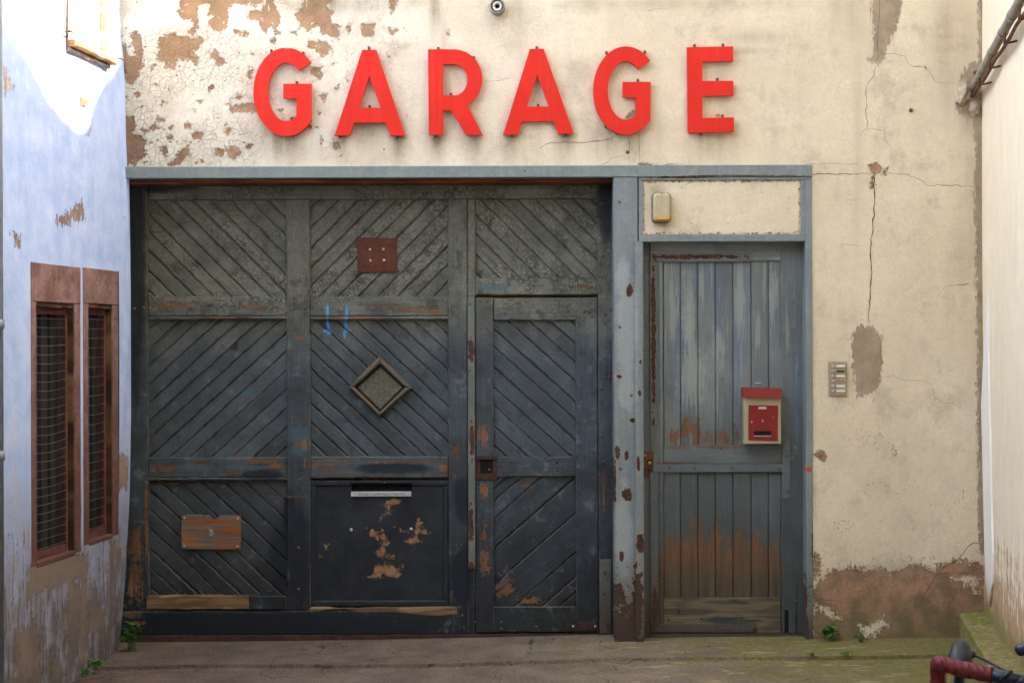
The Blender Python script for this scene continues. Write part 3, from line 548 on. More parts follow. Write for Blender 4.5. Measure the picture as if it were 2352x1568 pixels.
def dispf(X, Z):
    return .004*np.sin(X*2.3+Z*1.1)*np.sin(Z*2.9+X*.7)+.0025*np.sin(X*7.1+1.3)*np.sin(Z*6.3)
def dispw(X, Z):
    return dispf(X, Z)+.0035*np.clip((field(X, Z, peelo)+.004)/.008, 0, 1)+.003*np.clip((field(X, Z, brn)+.004)/.01, 0, 1)
wall = wallgrid('wall', xs, zs, lambda cx, cz: (cx > hx0) & (cx < hx1) & (cz < hz), dispw,
  dict(peel=lambda X, Z: field(X, Z, peelo), cement=lambda X, Z: field(X, Z, cem), brown=lambda X, Z: np.minimum(field(X, Z, brn), -field(X, Z, brh)), flaky=a_flaky, grime=lambda X, Z: soft(X, Z, grb), chips=lambda X, Z: soft(X, Z, chb)), PL, fac)
# shell of the building behind the facade (keeps daylight out of the interior)
mb = MB(); mb.add([(-2.6,.02,6.4),(2.7,.02,6.4),(2.7,6,6.4),(-2.6,6,6.4),(-2.6,6,-.2),(2.7,6,-.2),(-2.6,.02,-.2),(2.7,.02,-.2)], [(0,1,2,3),(3,2,5,4),(0,3,4,6),(1,7,5,2)]); mb.build('roof_and_rear_walls', RWM, fac)
mb = MB(); zt = hz
mb.box(hx1, hx1+.02, -.1, zt, .012, .45); mb.box(-2.3, hx1, zt, zt+.02, .012, .45); mb.build('opening_reveal', PL, fac)
# steel frame
def vbox(mb, x0, x1, y0, y1, yf, yb, ch=.002, pd=None, **k):
    """box from measured edges (x0..x1, y top..y bottom) at depth yf"""
    d = yf if pd is None else pd
    a = pix(x0, (y0+y1)/2, d)[0]; b = pix(x1, (y0+y1)/2, d)[0]; c = pix((x0+x1)/2, y1, d)[1]; e = pix((x0+x1)/2, y0, d)[1]
    mb.box(a, b, c, e, yf, yb, ch, **k); return a, b, c, e
mb = MB()
zl1, zl0 = hz+.001, pix(1176, 408)[1]
mb.box(-2.3, hx1, zl0, zl1, -.012, .06, .003); mb.build('steel_lintel', ST, fac)
mb = MB(); zl2 = pix(1700, 413.5)[1]; mb.box(pix(1467,410)[0], hx1-.001, zl2, zl0-.001, -.004, .05, .002); mb.build('upper_angle_iron', ST, fac)
mb = MB(); a, b, c, e = vbox(mb, 1410.5, 1466.2, 405, 1487, -.006, .12, .004); mb.build('steel_post', ST, fac)
mb = MB(); mb.box(pix(1457,600)[0], pix(1476,600)[0], -.01, pix(1466,556)[1], -.03, -.0085, .002); mb.box(pix(1472.5,600)[0], pix(1476,600)[0], -.01, pix(1466,556)[1]-.002, -.0095, .10, .001); mb.build('corner_angle_iron', ST, fac)
mb = MB(); mb.box(pix(1849.5,600)[0], hx1-.001, -.02, zl2-.001, -.008, .13, .003); mb.build('right_steel_jamb', ST, fac)
mb = MB(); zt1, zt0 = pix(1650,538.5)[1], pix(1650,555)[1]; mb.box(pix(1467,545)[0], pix(1849.3,545)[0], zt0, zt1, -.007, .12, .003); mb.build('steel_transom', ST, fac)
mb = MB(); mb.box(pix(1467,480)[0], pix(1477,480)[0], zt1+.001, zl2-.001, -.002, .04, .001); mb.build('panel_edging', ST, fac); mb = MB(); mb.box(pix(1839,480)[0], pix(1849,480)[0], zt1+.001, zl2-.001, -.002, .04, .001); mb.build('panel_edging', ST, fac)
px0, px1 = pix(1476,480)[0], pix(1840,480)[0]
wallgrid('wall_panel', np.linspace(px0, px1, 90), np.linspace(zt1-.002, zl2+.002, 34), lambda a, b: a > 99, lambda X, Z: .006+.001*np.sin(X*20), dict(
  peel=lambda X, Z: np.maximum(-.12+0*X, .0015-np.minimum(np.minimum(abs(X-px0-.004), abs(X-px1+.004)), np.minimum(abs(Z-zt1-.003), abs(Z-zl2+.003)))), cement=lambda X, Z: X*0-.12, brown=lambda X, Z: X*0-.12, flaky=lambda X, Z: X*0, grime=lambda X, Z: soft(X, Z, [(pix(1500,440)[0], pix(1500,440)[1], .05, .04, .75), (pix(1520,515)[0], pix(1520,515)[1], .06, .03, .35), (pix(1486,460)[0], pix(1486,460)[1], .03, .09, .4)]), chips=lambda X, Z: X*0+.25), PL, fac)
mb = MB(); x0_, z_ = pix(300, 409); mb.box(-2.3, pix(1410,409)[0], zl0-.02, zl0-.0005, .065, .36, .002, ang=0); mb.build('soffit_timber', ORW, fac)
def polyline(name, reg, pts, wd=.0022, taper=True, mat=None):
    P = rp(reg, pts); out = []
    for (a, b), (c, d) in zip(P, P[1:]):
        k = max(2, int(math.dist((a, b), (c, d))/.018))
        for i in range(k):
            t = i/k; out.append((a+(c-a)*t+random.gauss(0, .0022), b+(d-b)*t+random.gauss(0, .0022)))
    out.append(P[-1]); n = len(out); V = []; F = []
    for i, (x, z) in enumerate(out):
        a = out[max(0, i-1)]; b = out[min(n-1, i+1)]; L = math.dist(a, b) or 1e-6; nx, nz = -(b[1]-a[1])/L, (b[0]-a[0])/L
        w_ = wd*(.5+abs(mnoise.noise(Vector((x*30, z*30, 1))))*1.6)*(min(1, (n-1-i)/6+.15) if taper else 1)*.5
        yy = float(dispf(np.array([x]), np.array([z]))[0])-.0012
        V += [(x-nx*w_, yy, z-nz*w_), (x+nx*w_, yy, z+nz*w_)]
    F = [(2*i+1, 2*i, 2*i+2, 2*i+3) for i in range(n-1)]
    b = MB(); b.add(V, F); b.build(name, mat or CRK, fac)
CRK = simple('dark_crack_earth', (.10,.065,.035), .95); CRK2 = simple('faint_crack', (.30,.22,.13), .95)  # dark and faint earth browns for the crack ribbons
for rg, p, wd, m_ in [('R4',[(1110,-10),(1108,120),(1090,300),(1095,500),(1080,555),(1060,650),(1000,720),(990,800),(1000,880),(990,970),(1005,1050),(1000,1100),(940,1170)],.0026,CRK),
 ('R4',[(1100,455),(1240,470),(1330,490),(1355,560),(1400,575),(1480,575),(1540,620),(1580,710),(1760,720)],.002,CRK2),
 ('C5',[(0,105),(200,103),(390,107),(430,135),(480,132)],.002,CRK2),('C5',[(40,182),(250,183),(420,178),(520,178)],.0035,CRK),
 ('C5',[(520,178),(525,300),(522,380),(520,500),(515,560),(512,630),(495,680),(498,800),(500,900),(495,1030),(490,1060),(490,1130),(482,1240),(485,1345)],.0048,CRK),
 ('C5',[(630,172),(700,180),(780,188),(830,210),(870,222),(920,270),(975,275),(1000,265),(1080,270),(1150,268),(1250,278),(1320,292)],.0028,CRK),
 ('C6',[(520,290),(590,298),(630,285),(710,322),(840,322),(900,345),(912,380),(930,440),(990,485),(1070,485),(1130,530)],.0022,CRK2),
 ('R6',[(1745,265),(1680,275),(1620,340),(1550,430),(1490,460),(1420,500),(1330,600),(1280,690),(1230,750),(1180,885)],.004,CRK),('R6',[(1370,555),(1530,540),(1690,550),(1790,545)],.0026,CRK),('R6',[(220,780),(320,795),(480,800),(530,810)],.0028,CRK),
 ('R3',[(520,1180),(570,1140),(660,1130),(760,1130),(850,1132),(900,1130),(1000,1115),(1060,1105),(1120,1085),(1190,1073)],.0028,CRK),('R3',[(1000,1312),(1040,1295),(1090,1260),(1150,1243),(1220,1232)],.0024,CRK),
 ('R3',[(1225,1080),(1232,1200),(1232,1312)],.0022,CRK),('R3',[(1308,1050),(1311,1190),(1313,1312)],.0032,CRK),('R4',[(1000,1105),(1080,1110),(1150,1120),(1155,1200),(1200,1270),(1210,1330),(1215,1390)],.0018,CRK2),
 ('C5',[(1240,1025),(1190,1024),(1140,1031)],.0065,CRK),('C5',[(1140,1031),(1070,1040),(1030,1085),(1005,1130)],.0022,CRK2),('R3',[(80,650),(200,640),(300,618),(360,622)],.0018,CRK2),('R3',[(640,680),(760,690),(860,705)],.0015,CRK2),
 ('C5',[(310,375),(400,378),(515,385)],.0017,CRK2),('C5',[(400,702),(480,702)],.0017,CRK2),('C5',[(270,720),(330,722),(480,738)],.002,CRK2),('C5',[(390,880),(495,885)],.0018,CRK2),('R3',[(1500,1312),(1560,1306),(1620,1298),(1690,1308)],.004,CRK),
 ('R3',[(1370,90),(1480,70),(1620,60)],.0022,CRK2),('C6',[(300,190),(180,178),(60,182)],.002,CRK2),('R2',[(865,1240),(880,1290),(900,1275),(920,1290)],.0024,CRK),('R3',[(210,1160),(270,1165),(215,1200),(270,1195)],.0022,CRK2),('R6',[(600,335),(650,360),(690,420)],.0022,CRK2),('R6',[(630,450),(670,540)],.0022,CRK2),('C6',[(780,430),(850,488)],.0016,CRK2),('R3',[(890,940),(910,960),(1000,985)],.002,CRK2),
 ('C3',[(1810,190),(1850,185),(1889,200)],.0018,CRK2)]: polyline('crack', rg, p, wd, True, m_)
# mortar lump where the conduit enters
def lump(name, c, rx, ry, rz, mat, parent, n=28, rough=.35, seed=0.):
    b = MB(); V = []; F = []
    for j in range(n+1):
        th = math.pi*j/n
        for i in range(n):
            ph = 2*math.pi*i/n; d = Vector((math.sin(th)*math.cos(ph), math.sin(th)*math.sin(ph), math.cos(th)))
            k = 1+rough*mnoise.fractal(d*1.6+Vector((seed, 0, 0)), 1., 2., 4); V.append((c[0]+d.x*rx*k, c[1]+d.y*ry*k, c[2]+d.z*rz*k))
    for j in range(n):
        for i in range(n): F.append((j*n+i, j*n+(i+1) % n, (j+1)*n+(i+1) % n, (j+1)*n+i)[::-1])
    b.add(V, F, None, True); return b.build(name, mat, parent)
MORT = simple('mortar', (.42,.34,.23), .95, .3, 25, 0, .006)
X, Z = pix(2214, 210); lump('mortar_lump', (X, 0, Z), .035, .03, .06, MORT, fac, seed=1); X, Z = pix(2205, 232); lump('mortar_lump', (X, 0, Z), .026, .028, .026, MORT, fac, seed=4); X, Z = pix(2236, 250); lump('mortar_lump', (X, 0, Z), .028, .03, .035, MORT, fac, seed=8)

BOLTME = {}
def bolt(parent, vx, vy, yf, r=.008, mat=None, name='bolt', h=.006, dd=None, fr=F0):
    mat = mat or GALV; X, Z = pix(vx, vy, yf if dd is None else dd, fr); key = (r, h, mat.name)
    if key not in BOLTME:
        b = MB(); b.lathe([(r, -.002), (r, h*.4), (r*.75, h*.85), (r*.3, h)], (0, 0, 0), 'y', 10); BOLTME[key] = b.mesh(mat, name)
    o = bpy.data.objects.new(name, BOLTME[key]); col.objects.link(o); o.parent = parent
    o.matrix_parent_inverse = WM.get(parent.name, Matrix.Translation(parent.location)).inverted() @ fr; o.location = (X, yf, Z); return o
for vx, vy in ((1423,464),(1424,751),(1450,908),(1424,1075),(1424,1405)): bolt(fac, vx, vy, -.006, .008, GALV)
for rg, x, y, mt, r in (('R4',1380,950,RBOLT,.011),('R3',1932,910,BRS,.010),('C6',112,865,GALV,.006),('R3',1218,1208,CRK,.009),('R4',1935,628,CRK,.012),('R4',1505,583,CRK,.004)):
    ox, oy, s_ = REG[rg]; bolt(fac, ox+x*s_, oy+y*s_, -.003, r, mt, 'screw', .009)

# ================================================================== SIGN LETTERS
def arc(cx, cy, rx, ry, a0, a1, n=28):
    return [(cx+rx*math.cos(R(a0+(a1-a0)*i/n)), cy-ry*math.sin(R(a0+(a1-a0)*i/n))) for i in range(n+1)]
def ang_at(cx, cy, rx, ry, x, y): return math.degrees(math.atan2(-(y-cy)/ry, (x-cx)/rx))
def Gpoly(cx, cy, rx, ry, irx, iry, t_out, t_in, bot, bar):
    a0 = ang_at(cx, cy, rx, ry, *t_out); a1 = ang_at(cx, cy, rx, ry, *bot)
    p = arc(cx, cy, rx, ry, a0, 360+a1, 60)+bar
    b0 = ang_at(cx, cy, irx, iry, *bar[-1]); b1 = ang_at(cx, cy, irx, iry, *t_in)
    return p+arc(cx, cy, irx, iry, 360+b0, b1, 46)
ALPHA = [('G','R2',Gpoly(445,830,298,398,165,263,(663,570),(560,636),(672,1088),[(672,757),(417,757),(417,888),(535,888),(535,1050)]),None,'red capital G beginning the sign, with a small grey chip on its top edge'),
 ('A','R2',[(1128,452),(1257,452),(1517,1223),(1383,1223),(1340,1107),(1057,1107),(1018,1223),(880,1223)],[(1194,687),(1292,973),(1103,973)],'red capital A standing between the chipped G and the R on the cream wall'),
 ('R','R2',[(1722,447)]+arc(1955,712,257,265,90,-62,30)[0:]+[(2215,1217),(2067,1217),(1930,997),(1858,997),(1860,1217),(1730,1217)],[(1857,580)]+arc(1955,721,122,141,90,-90,26)+[(1857,862)],'red capital R, the only R of the sign above the garage gate'),
 ('A','R3',[(443,390),(552,390),(792,1062),(668,1062),(630,962),(380,967),(350,1068),(230,1070)],[(502,595),(592,845),(420,848)],'red capital A standing between the R and the second G, with faint vertical streaks'),
 ('G','R3',Gpoly(1205,720,260,350,143,231,(1397,483),(1303,548),(1402,955),[(1403,652),(1180,652),(1180,772),(1282,772),(1282,910)]),None,'red capital G next to the final E, above a broken hole in the plaster'),
 ('E','R3',[(1690,377),(2055,370),(2057,485),(1812,492),(1812,645),(2057,642),(2060,758),(1812,765),(1812,937),(2062,932),(2063,1048),(1697,1055)],None,'red capital E, the last letter of the sign, above the side door')]
CLIPS = [[('R2',310,462),('R2',597,480),('R2',540,748),('R2',490,1072),('R2',662,1140)],[('R2',1190,436),('R2',1195,962),('R2',1448,1230),('R2',930,1230)],[('R2',1815,440),('R2',2135,522),('R2',1927,853),('R2',1790,1224)],[('R3',497,382),('R3',508,838),('R3',300,1074),('R3',730,1068)],[('R3',1050,420),('R3',1355,415),('R3',1300,640),('R3',1043,1000)],[('R3',1750,364),('R3',1975,360),('R3',1930,632),('R3',1972,922),('R3',1800,1060)]]
for (ch, rg, outer, inner, lab), cl in zip(ALPHA, CLIPS):
    P = rp(rg, outer, -.035); I = rp(rg, inner, -.035) if inner else None
    cx = sum(p[0] for p in P)/len(P); zb = min(p[1] for p in P)
    t = thing('sign_letter', lab, 'sign letter', (cx, -.02, zb), 'red letters of the garage sign')
    b = MB(); b.ring(P, I, -.036, -.012); b.build('letter_body', RED, t)
    for rg2, x, y in cl:
        ox, oy, s_ = REG[rg2]; X, Z = pix(ox+x*s_, oy+y*s_, -.01); b = MB(); b.box(X-.006, X+.006, Z-.007, Z+.007, -.02, .004, .002); b.box(X-.004, X+.004, Z-.012, Z+.004, -.026, -.016, .001); b.build('fixing_clip', RBOLT, t)

# ================================================================== ROUND FITTING, LAMP, DOORBELL PANEL
X, Z = pix(1142.4, 18.8)
t = thing('wall_vent', 'round grey wall vent with a pale inner ring above the sign, at the top edge', 'vent', (X, 0, Z))
RING = simple('grey_painted_metal', (.30,.27,.22), .5, .25, 40); WR = simple('pale_ring', (.62,.60,.55), .5, .15, 40)
b = MB(); b.lathe([(.041,-.004),(.041,.05),(.038,.055),(.034,.055),(.033,.012),(.001,.012)], (X, 0, Z), 'y', 32); b.build('outer_ring', RING, t)
b = MB(); b.lathe([(.026,.0),(.026,.045),(.022,.049),(.014,.047),(.013,.02),(.001,.02)], (X, 0, Z), 'y', 28); b.build('inner_ring', WR, t)
b = MB(); b.lathe([(.0128,.015),(.0128,.0225),(.001,.0225)], (X, 0, Z), 'y', 18); b.build('opening', BLK, t)
def rrect(x0, x1, z0, z1, r, n=6):
    o = []
    for cx, cz, a in ((x1-r, z1-r, 0), (x0+r, z1-r, 90), (x0+r, z0+r, 180), (x1-r, z0+r, 270)):
        for i in range(n+1): o.append((cx+r*math.cos(R(a+90*i/n)), cz+r*math.sin(R(a+90*i/n))))
    return o
x0, z1 = pix(1497.8, 442, -.04); x1, z0 = pix(1542.8, 511, -.04)
t = thing('wall_lamp', 'small oblong bulkhead lamp with a yellowed cover on the cream panel above the side door', 'lamp', ((x0+x1)/2, 0, z0))
b = MB(); b.prism(rrect(x0, x1, z0, z1, .022), -.02, .006, .003); b.build('base', simple('lamp_base', (.12,.09,.05), .6), t)
m = M('yellowed_glass'); P = m.pos(); _, _, z = m.xyz(P); n = m.noise(P, 30, 4); c = m.mix(m.ss(z, z0+.025, z0+.045), (.50,.30,.10), (.42,.36,.22)); m.fin(m.mul(c, m.lin(n, .3, .7, .9, 1.1)), .25, n, .001, spec=.5)
b = MB(); b.prism(rrect(x0+.005, x1-.005, z0+.005, z1-.005, .02), -.052, -.021, .011); b.build('glass_cover', m.m, t)
b = MB(); b.prism(rrect(x0+.0005, x1-.0005, z0+.0005, z1-.0005, .022), -.027, -.0205, .002); b.build('cover_rim', simple('lamp_rim', (.20,.14,.07), .5), t)
xm = (x0+x1)/2
for zz in (z1-.008, z0+.008):
    b = MB(); b.lathe([(.003,0),(.003,.003),(.001,.004)], (xm, -.05, zz), 'y', 8); b.build('screw', RBOLT, t)
x0, z1 = pix(1903, 830); x1, z0 = pix(1944.9, 908.5)
t = thing('doorbell_panel', 'grey metal doorbell panel with six buttons and name tags beside the door', 'doorbell', ((x0+x1)/2, 0, z0))
b = MB(); b.prism(rrect(x0, x1, z0, z1, .002), -.010, .002, .003); b.build('plate', simple('bell_plate', (.36,.30,.19), .5, .15, 20, .25), t)
TG = simple('paper_tag', (.72,.68,.60), .6, .1); TB = simple('black_tag', (.02,.02,.018), .5); TR = simple('faded_red_tag', (.33,.15,.09), .6, .35, 60); FRM = simple('tag_frame', (.50,.44,.32), .4, .1, 20, .3)
for i, vy in enumerate((840.7, 852, 863.3, 874.7, 886.2, 897.6)):
    bx, bz = pix(1912.4, vy); tx0, _ = pix(1918.8, vy); tx1, _ = pix(1940, vy)
    b = MB(); b.lathe([(.0085,-.001),(.0085,.004),(.007,.005),(.0055,.0045),(.0055,.003)], (bx, -.010, bz), 'y', 16); o = b.build('button', FRM, t)
    b = MB(); b.lathe([(.005,0),(.005,.006),(.003,.009),(.001,.0095)], (bx, -.0115, bz), 'y', 12); b.build('push_cap', SBOLT, o)
    b = MB(); b.box(tx0, tx1, bz-.0078, bz+.0078, -.0135, -.0095, .001); o = b.build('name_tag', FRM, t)
    b = MB(); b.box(tx0+.003, tx1-.003, bz-.005, bz+.005, -.0148, -.0134, .0004); b.build('tag_strip', (TG, TB, TG, TR, TG, TG)[i], o)

# ================================================================== GARAGE GATE
GD = .2      # face of the gate frame behind the facade
gate = thing('garage_gate', 'large dark grey wooden double gate with diagonal boards, cracked paint and a wicket door', 'garage door', (-.35, GD, 0))
def clip(poly, nx, nz, c):
    """keep the part with nx*x+nz*z <= c"""
    out = []
    for i in range(len(poly)):
        p, q = poly[i], poly[(i+1) % len(poly)]; dp = nx*p[0]+nz*p[1]-c; dq = nx*q[0]+nz*q[1]-c
        if dp <= 0: out.append(p)
        if dp*dq < 0: t_ = dp/(dp-dq); out.append((p[0]+(q[0]-p[0])*t_, p[1]+(q[1]-p[1])*t_))
    return out
BACK = simple('dark_backing', (.008,.007,.006), .9)
def boards(name, x0, x1, y0, y1, ang, wd, parent, yf=GD+.022, mat=None, gap=.0068, widths=None, label=None):
    a, c = pix(x0, y1, yf); b, e = pix(x1, y0, yf); a -= .006; b += .006; c -= .006; e += .006
    rect = [(a, c), (b, c), (b, e), (a, e)]; an = R(ang); n = (-math.sin(an), math.cos(an))
    ds = [n[0]*p[0]+n[1]*p[1] for p in rect]; d = min(ds)-random.random()*wd*.6; mx = max(ds); mb = MB(); k = 0
    while d < mx:
        w_ = wd*random.uniform(.93, 1.07) if widths is None else widths[k % len(widths)]
        P = clip(clip(rect, n[0], n[1], d+w_-gap*random.uniform(.2, 1.1)), -n[0], -n[1], -d)
        if len(P) > 2 and abs(sum(p[0]*q[1]-q[0]*p[1] for p, q in zip(P, P[1:]+P[:1]))) > .0006:
            mb.prism(P, yf+random.uniform(0, .004), yf+.02, .0045, ang, .0016, sub=.028)
        d += w_; k += 1
    mb.box(a, b, c, e, yf+.018, yf+.024, .001)
    o = mb.build(name, mat or GP, parent)
    if label: o['label'] = label
    return o
def member(name, x0, x1, y0, y1, parent, yf=GD, mat=None, vert=None, dep=.04, ch=.004, jit=.0008, top_lip=False):
    mb = MB(); v = (y1-y0) > (x1-x0) if vert is None else vert
    vbox(mb, x0, x1, y0, y1, yf, yf+dep, ch, ang=90 if v else 0, jit=jit); return mb.build(name, mat or GP, parent)
# frame members
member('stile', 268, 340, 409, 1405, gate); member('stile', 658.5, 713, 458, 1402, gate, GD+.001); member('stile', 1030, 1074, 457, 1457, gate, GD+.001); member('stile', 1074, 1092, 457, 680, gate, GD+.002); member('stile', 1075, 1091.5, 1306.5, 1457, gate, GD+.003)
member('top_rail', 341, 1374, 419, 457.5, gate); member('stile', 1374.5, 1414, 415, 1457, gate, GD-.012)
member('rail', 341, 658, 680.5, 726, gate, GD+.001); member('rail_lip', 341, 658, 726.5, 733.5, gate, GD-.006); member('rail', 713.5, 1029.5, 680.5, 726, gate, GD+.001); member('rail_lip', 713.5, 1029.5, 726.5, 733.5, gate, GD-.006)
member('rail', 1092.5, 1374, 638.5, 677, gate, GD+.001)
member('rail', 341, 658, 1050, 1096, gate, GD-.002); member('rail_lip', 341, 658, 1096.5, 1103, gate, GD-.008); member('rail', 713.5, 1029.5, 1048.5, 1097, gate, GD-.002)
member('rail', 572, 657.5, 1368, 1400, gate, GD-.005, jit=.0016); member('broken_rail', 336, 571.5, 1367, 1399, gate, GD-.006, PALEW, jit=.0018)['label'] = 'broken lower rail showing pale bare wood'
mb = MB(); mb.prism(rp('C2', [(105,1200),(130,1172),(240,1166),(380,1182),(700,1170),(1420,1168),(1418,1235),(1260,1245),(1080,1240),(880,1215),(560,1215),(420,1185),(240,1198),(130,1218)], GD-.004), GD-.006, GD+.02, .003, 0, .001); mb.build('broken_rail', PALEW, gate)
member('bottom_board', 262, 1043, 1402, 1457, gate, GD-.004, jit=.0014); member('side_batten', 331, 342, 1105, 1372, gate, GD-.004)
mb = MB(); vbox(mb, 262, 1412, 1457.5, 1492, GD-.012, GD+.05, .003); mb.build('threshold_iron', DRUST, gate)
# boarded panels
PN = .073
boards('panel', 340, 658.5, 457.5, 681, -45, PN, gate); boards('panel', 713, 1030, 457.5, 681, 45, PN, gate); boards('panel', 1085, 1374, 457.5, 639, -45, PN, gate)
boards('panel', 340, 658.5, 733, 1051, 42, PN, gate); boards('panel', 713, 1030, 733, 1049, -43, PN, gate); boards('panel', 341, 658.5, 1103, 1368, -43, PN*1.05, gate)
# sheet metal panel with letter slot
mp = None
def metal_panel():
    a, c = pix(713.5, 1392, GD+.005); b, e = pix(1030, 1103, GD+.005)
    pol = [rp('C2', p, GD+.01) for p in [[(775,265),(800,235),(850,205),(900,225),(905,250),(850,285),(825,312),(790,285)],[(650,500),(760,500),(770,540),(815,560),(810,610),(780,660),(790,700),(890,730),(860,755),(760,745),(700,700),(680,690),(740,640),(760,570),(700,575),(640,540)],
      [(690,800),(820,770),(835,810),(880,815),(950,785),(940,850),(880,920),(800,900),(720,900),(600,918),(680,870)],[(1050,400),(1090,375),(1115,430),(1100,480),(1175,515),(1090,520),(1090,590),(1020,640),(965,590),(1000,560),(1040,500)],[(905,480),(960,475),(1000,510),(920,515)],[(770,330),(825,335),(830,360),(790,350),(755,365),(745,430),(730,380)],[(250,640),(275,612),(265,655)],[(185,700),(235,670),(220,720)]]]
    sx0, sx1 = pix(806, 1120, GD)[0], pix(946, 1120, GD)[0]; sz1, sz0 = pix(876, 1111, GD)[1], pix(876, 1129, GD)[1]
    xs_ = np.unique(np.concatenate([np.linspace(a, sx0, 24), np.linspace(sx0, sx1, 40), np.linspace(sx1, b, 22)])); zs_ = np.unique(np.concatenate([np.linspace(c, sz0, 80), np.linspace(sz0, sz1, 7), np.linspace(sz1, e, 4)]))
    o = wallgrid('sheet_metal_panel', xs_, zs_, lambda cx, cz: (cx > sx0) & (cx < sx1) & (cz > sz0) & (cz < sz1), lambda X, Z: GD+.012+.002*np.sin(X*11)*np.sin(Z*9), dict(peel=lambda X, Z: field(X, Z, pol)), MPN, gate)
    o['label'] = 'black tarred sheet metal panel with flaking orange patches and a letter slot'
    for nm, q in (('trim', (713.5,1030,1103,1115.5)), ('trim', (713.5,1030,1379,1392)), ('trim', (713.5,726,1116,1378.5)), ('trim', (1017.5,1030,1116,1378.5))):
        m2 = MB()
        if nm == 'trim' and q[2] == 1103:
            vbox(m2, 713.5, 805.5, 1103, 1115.5, GD+.002, GD+.014, .005); m2.build(nm, TARM, o); m2 = MB(); vbox(m2, 946.5, 1030, 1103, 1115.5, GD+.002, GD+.014, .005); m2.build(nm, TARM, o); m2 = MB(); vbox(m2, 806, 946, 1103, 1110.5, GD+.002, GD+.014, .004)
        else: vbox(m2, q[0], q[1], q[2], q[3], GD+.002, GD+.014, .005)
        m2.build(nm, TARM, o)
    m2 = MB(); m2.box(sx0-.002, sx1+.002, sz0-.002, sz1+.002, GD+.035, GD+.04, .001); m2.build('letter_slot', BLK, o)
    m2 = MB(); x0_, z1_ = pix(806.3, 1128.7, GD); x1_, z0_ = pix(944.3, 1139.2, GD); m2.box(x0_, x1_, z0_, z1_, GD-.002, GD+.010, .001); lb = m2.build('slot_plate', simple('worn_white_plate', (.42,.44,.45), .6, .15, 60), o)
    text('SEYLLER —  SCHM TTAG\'R - MONTAISE', 'lettering', lb, pix(820, 1137, GD-.003), .0145, GD-.0032, INK, fit=(pix(824,1130,GD)[0], pix(930,1130,GD)[0]))
    for x, y, mt in ((485,488,SBOLT),(1013,482,SBOLT),(620,475,RBOLT),(865,465,RBOLT)): bolt(o, 680.5+x*.2604, 1088.9+y*.2604, GD+.011, .009 if mt is SBOLT else .006, mt)
    bolt(o, 680.5+780*.2604, 1088.9+72*.2604, GD+.002, .004, simple('red_dot', (.6,.05,.04), .5), 'stud', .003)
TARM = simple('tarred_trim', (.013,.017,.022), .6, .3, 30); INK = simple('ink', (.03,.03,.035), .7)
def text(s, name, parent, at, size, y, mat, fit=None, fr=F0):
    cu = bpy.data.curves.new('t', 'FONT'); cu.body = s; cu.size = size; cu.resolution_u = 3
    ob = bpy.data.objects.new('t', cu); col.objects.link(ob); dg = bpy.context.evaluated_depsgraph_get(); me = bpy.data.meshes.new_from_object(ob.evaluated_get(dg)); bpy.data.objects.remove(ob)
    co = np.empty(len(me.vertices)*3); me.vertices.foreach_get('co', co); co = co.reshape(-1, 3); k = 1.
    if fit: k = (fit[1]-fit[0])/(co[:,0].max()-co[:,0].min()); co[:,0] = (co[:,0]-co[:,0].min())*k+fit[0]
    else: co[:,0] += at[0]
    z_ = co[:,1]+at[1]; co[:,1] = y; co[:,2] = z_; me.vertices.foreach_set('co', co.ravel()); me.materials.clear(); me.materials.append(mat); me.update(); return link(name, me, parent, fr)
metal_panel()
# rusty cover plate
P = [pix(x, y, GD-.006) for x, y in ((819.5,544),(910,547),(911.4,624),(820.5,625.4))]
b = MB(); b.prism(P, GD+.012, GD+.021, .0008); cp = b.build('cover_plate', PLATE, gate); cp['label'] = 'red-brown square steel plate held by four bright bolts'
for x, y in ((698,864),(824,860),(701,967),(830,964)): bolt(cp, 680.5+x*.243, 363+y*.243, GD+.012, .0075, SBOLT)
# diamond window
O = rp('B6', [(790,375),(1092,675),(788,942),(497,668)], GD); I = rp('B6', [(795,448),(1032,670),(790,908),(548,670)], GD)
b = MB(); b.ring(O, I, GD+.008, GD+.026); dia = b.build('window_pane_backing', BLK, None); bpy.data.objects.remove(dia)
dia = None; DIAW = mk_wood('grey_brown_frame_wood', ((.12,.11,.085), (.15,.10,.06), (.075,.085,.078)))
for k in range(4):
    q = [O[k], O[(k+1) % 4], I[(k+1) % 4], I[k]]; b = MB(); an = math.degrees(math.atan2(O[(k+1) % 4][1]-O[k][1], O[(k+1) % 4][0]-O[k][0])); b.prism(q, GD-.018, GD+.024, .006, an, .0008, sub=.03)
    if dia is None:
        g = MB(); Ic = rp('B6', [(795,444),(1038,670),(790,914),(542,670)], GD+.012)
        m = M('dusty_glass'); P_ = m.pos(); n = m.noise(P_, 120, 4, .7); n2 = m.noise(P_, 12, 4); m.fin(m.mix(m.ss(n, .42, .62), m.mix(m.ss(n2, .4, .6), (.07,.069,.05), (.095,.09,.064)), (.155,.145,.105)), .5, n, .0006)
        g.prism(Ic, GD+.014, GD+.02, .0005); dia = g.build('diamond_window', m.m, gate)
    b.build('frame_bar', DIAW, dia)
mx_, mz_ = sum(p[0] for p in I)/4, sum(p[1] for p in I)/4
b = MB(); b.ring(I, [(mx_+(p[0]-mx_)*.86, mz_+(p[1]-mz_)*.86) for p in I], GD+.006, GD+.0135); b.build('inner_shade_ring', simple('inner_shade_brown', (.018,.014,.010), .9), dia)  # dark ring painted as the frame's inner shadow around the pane
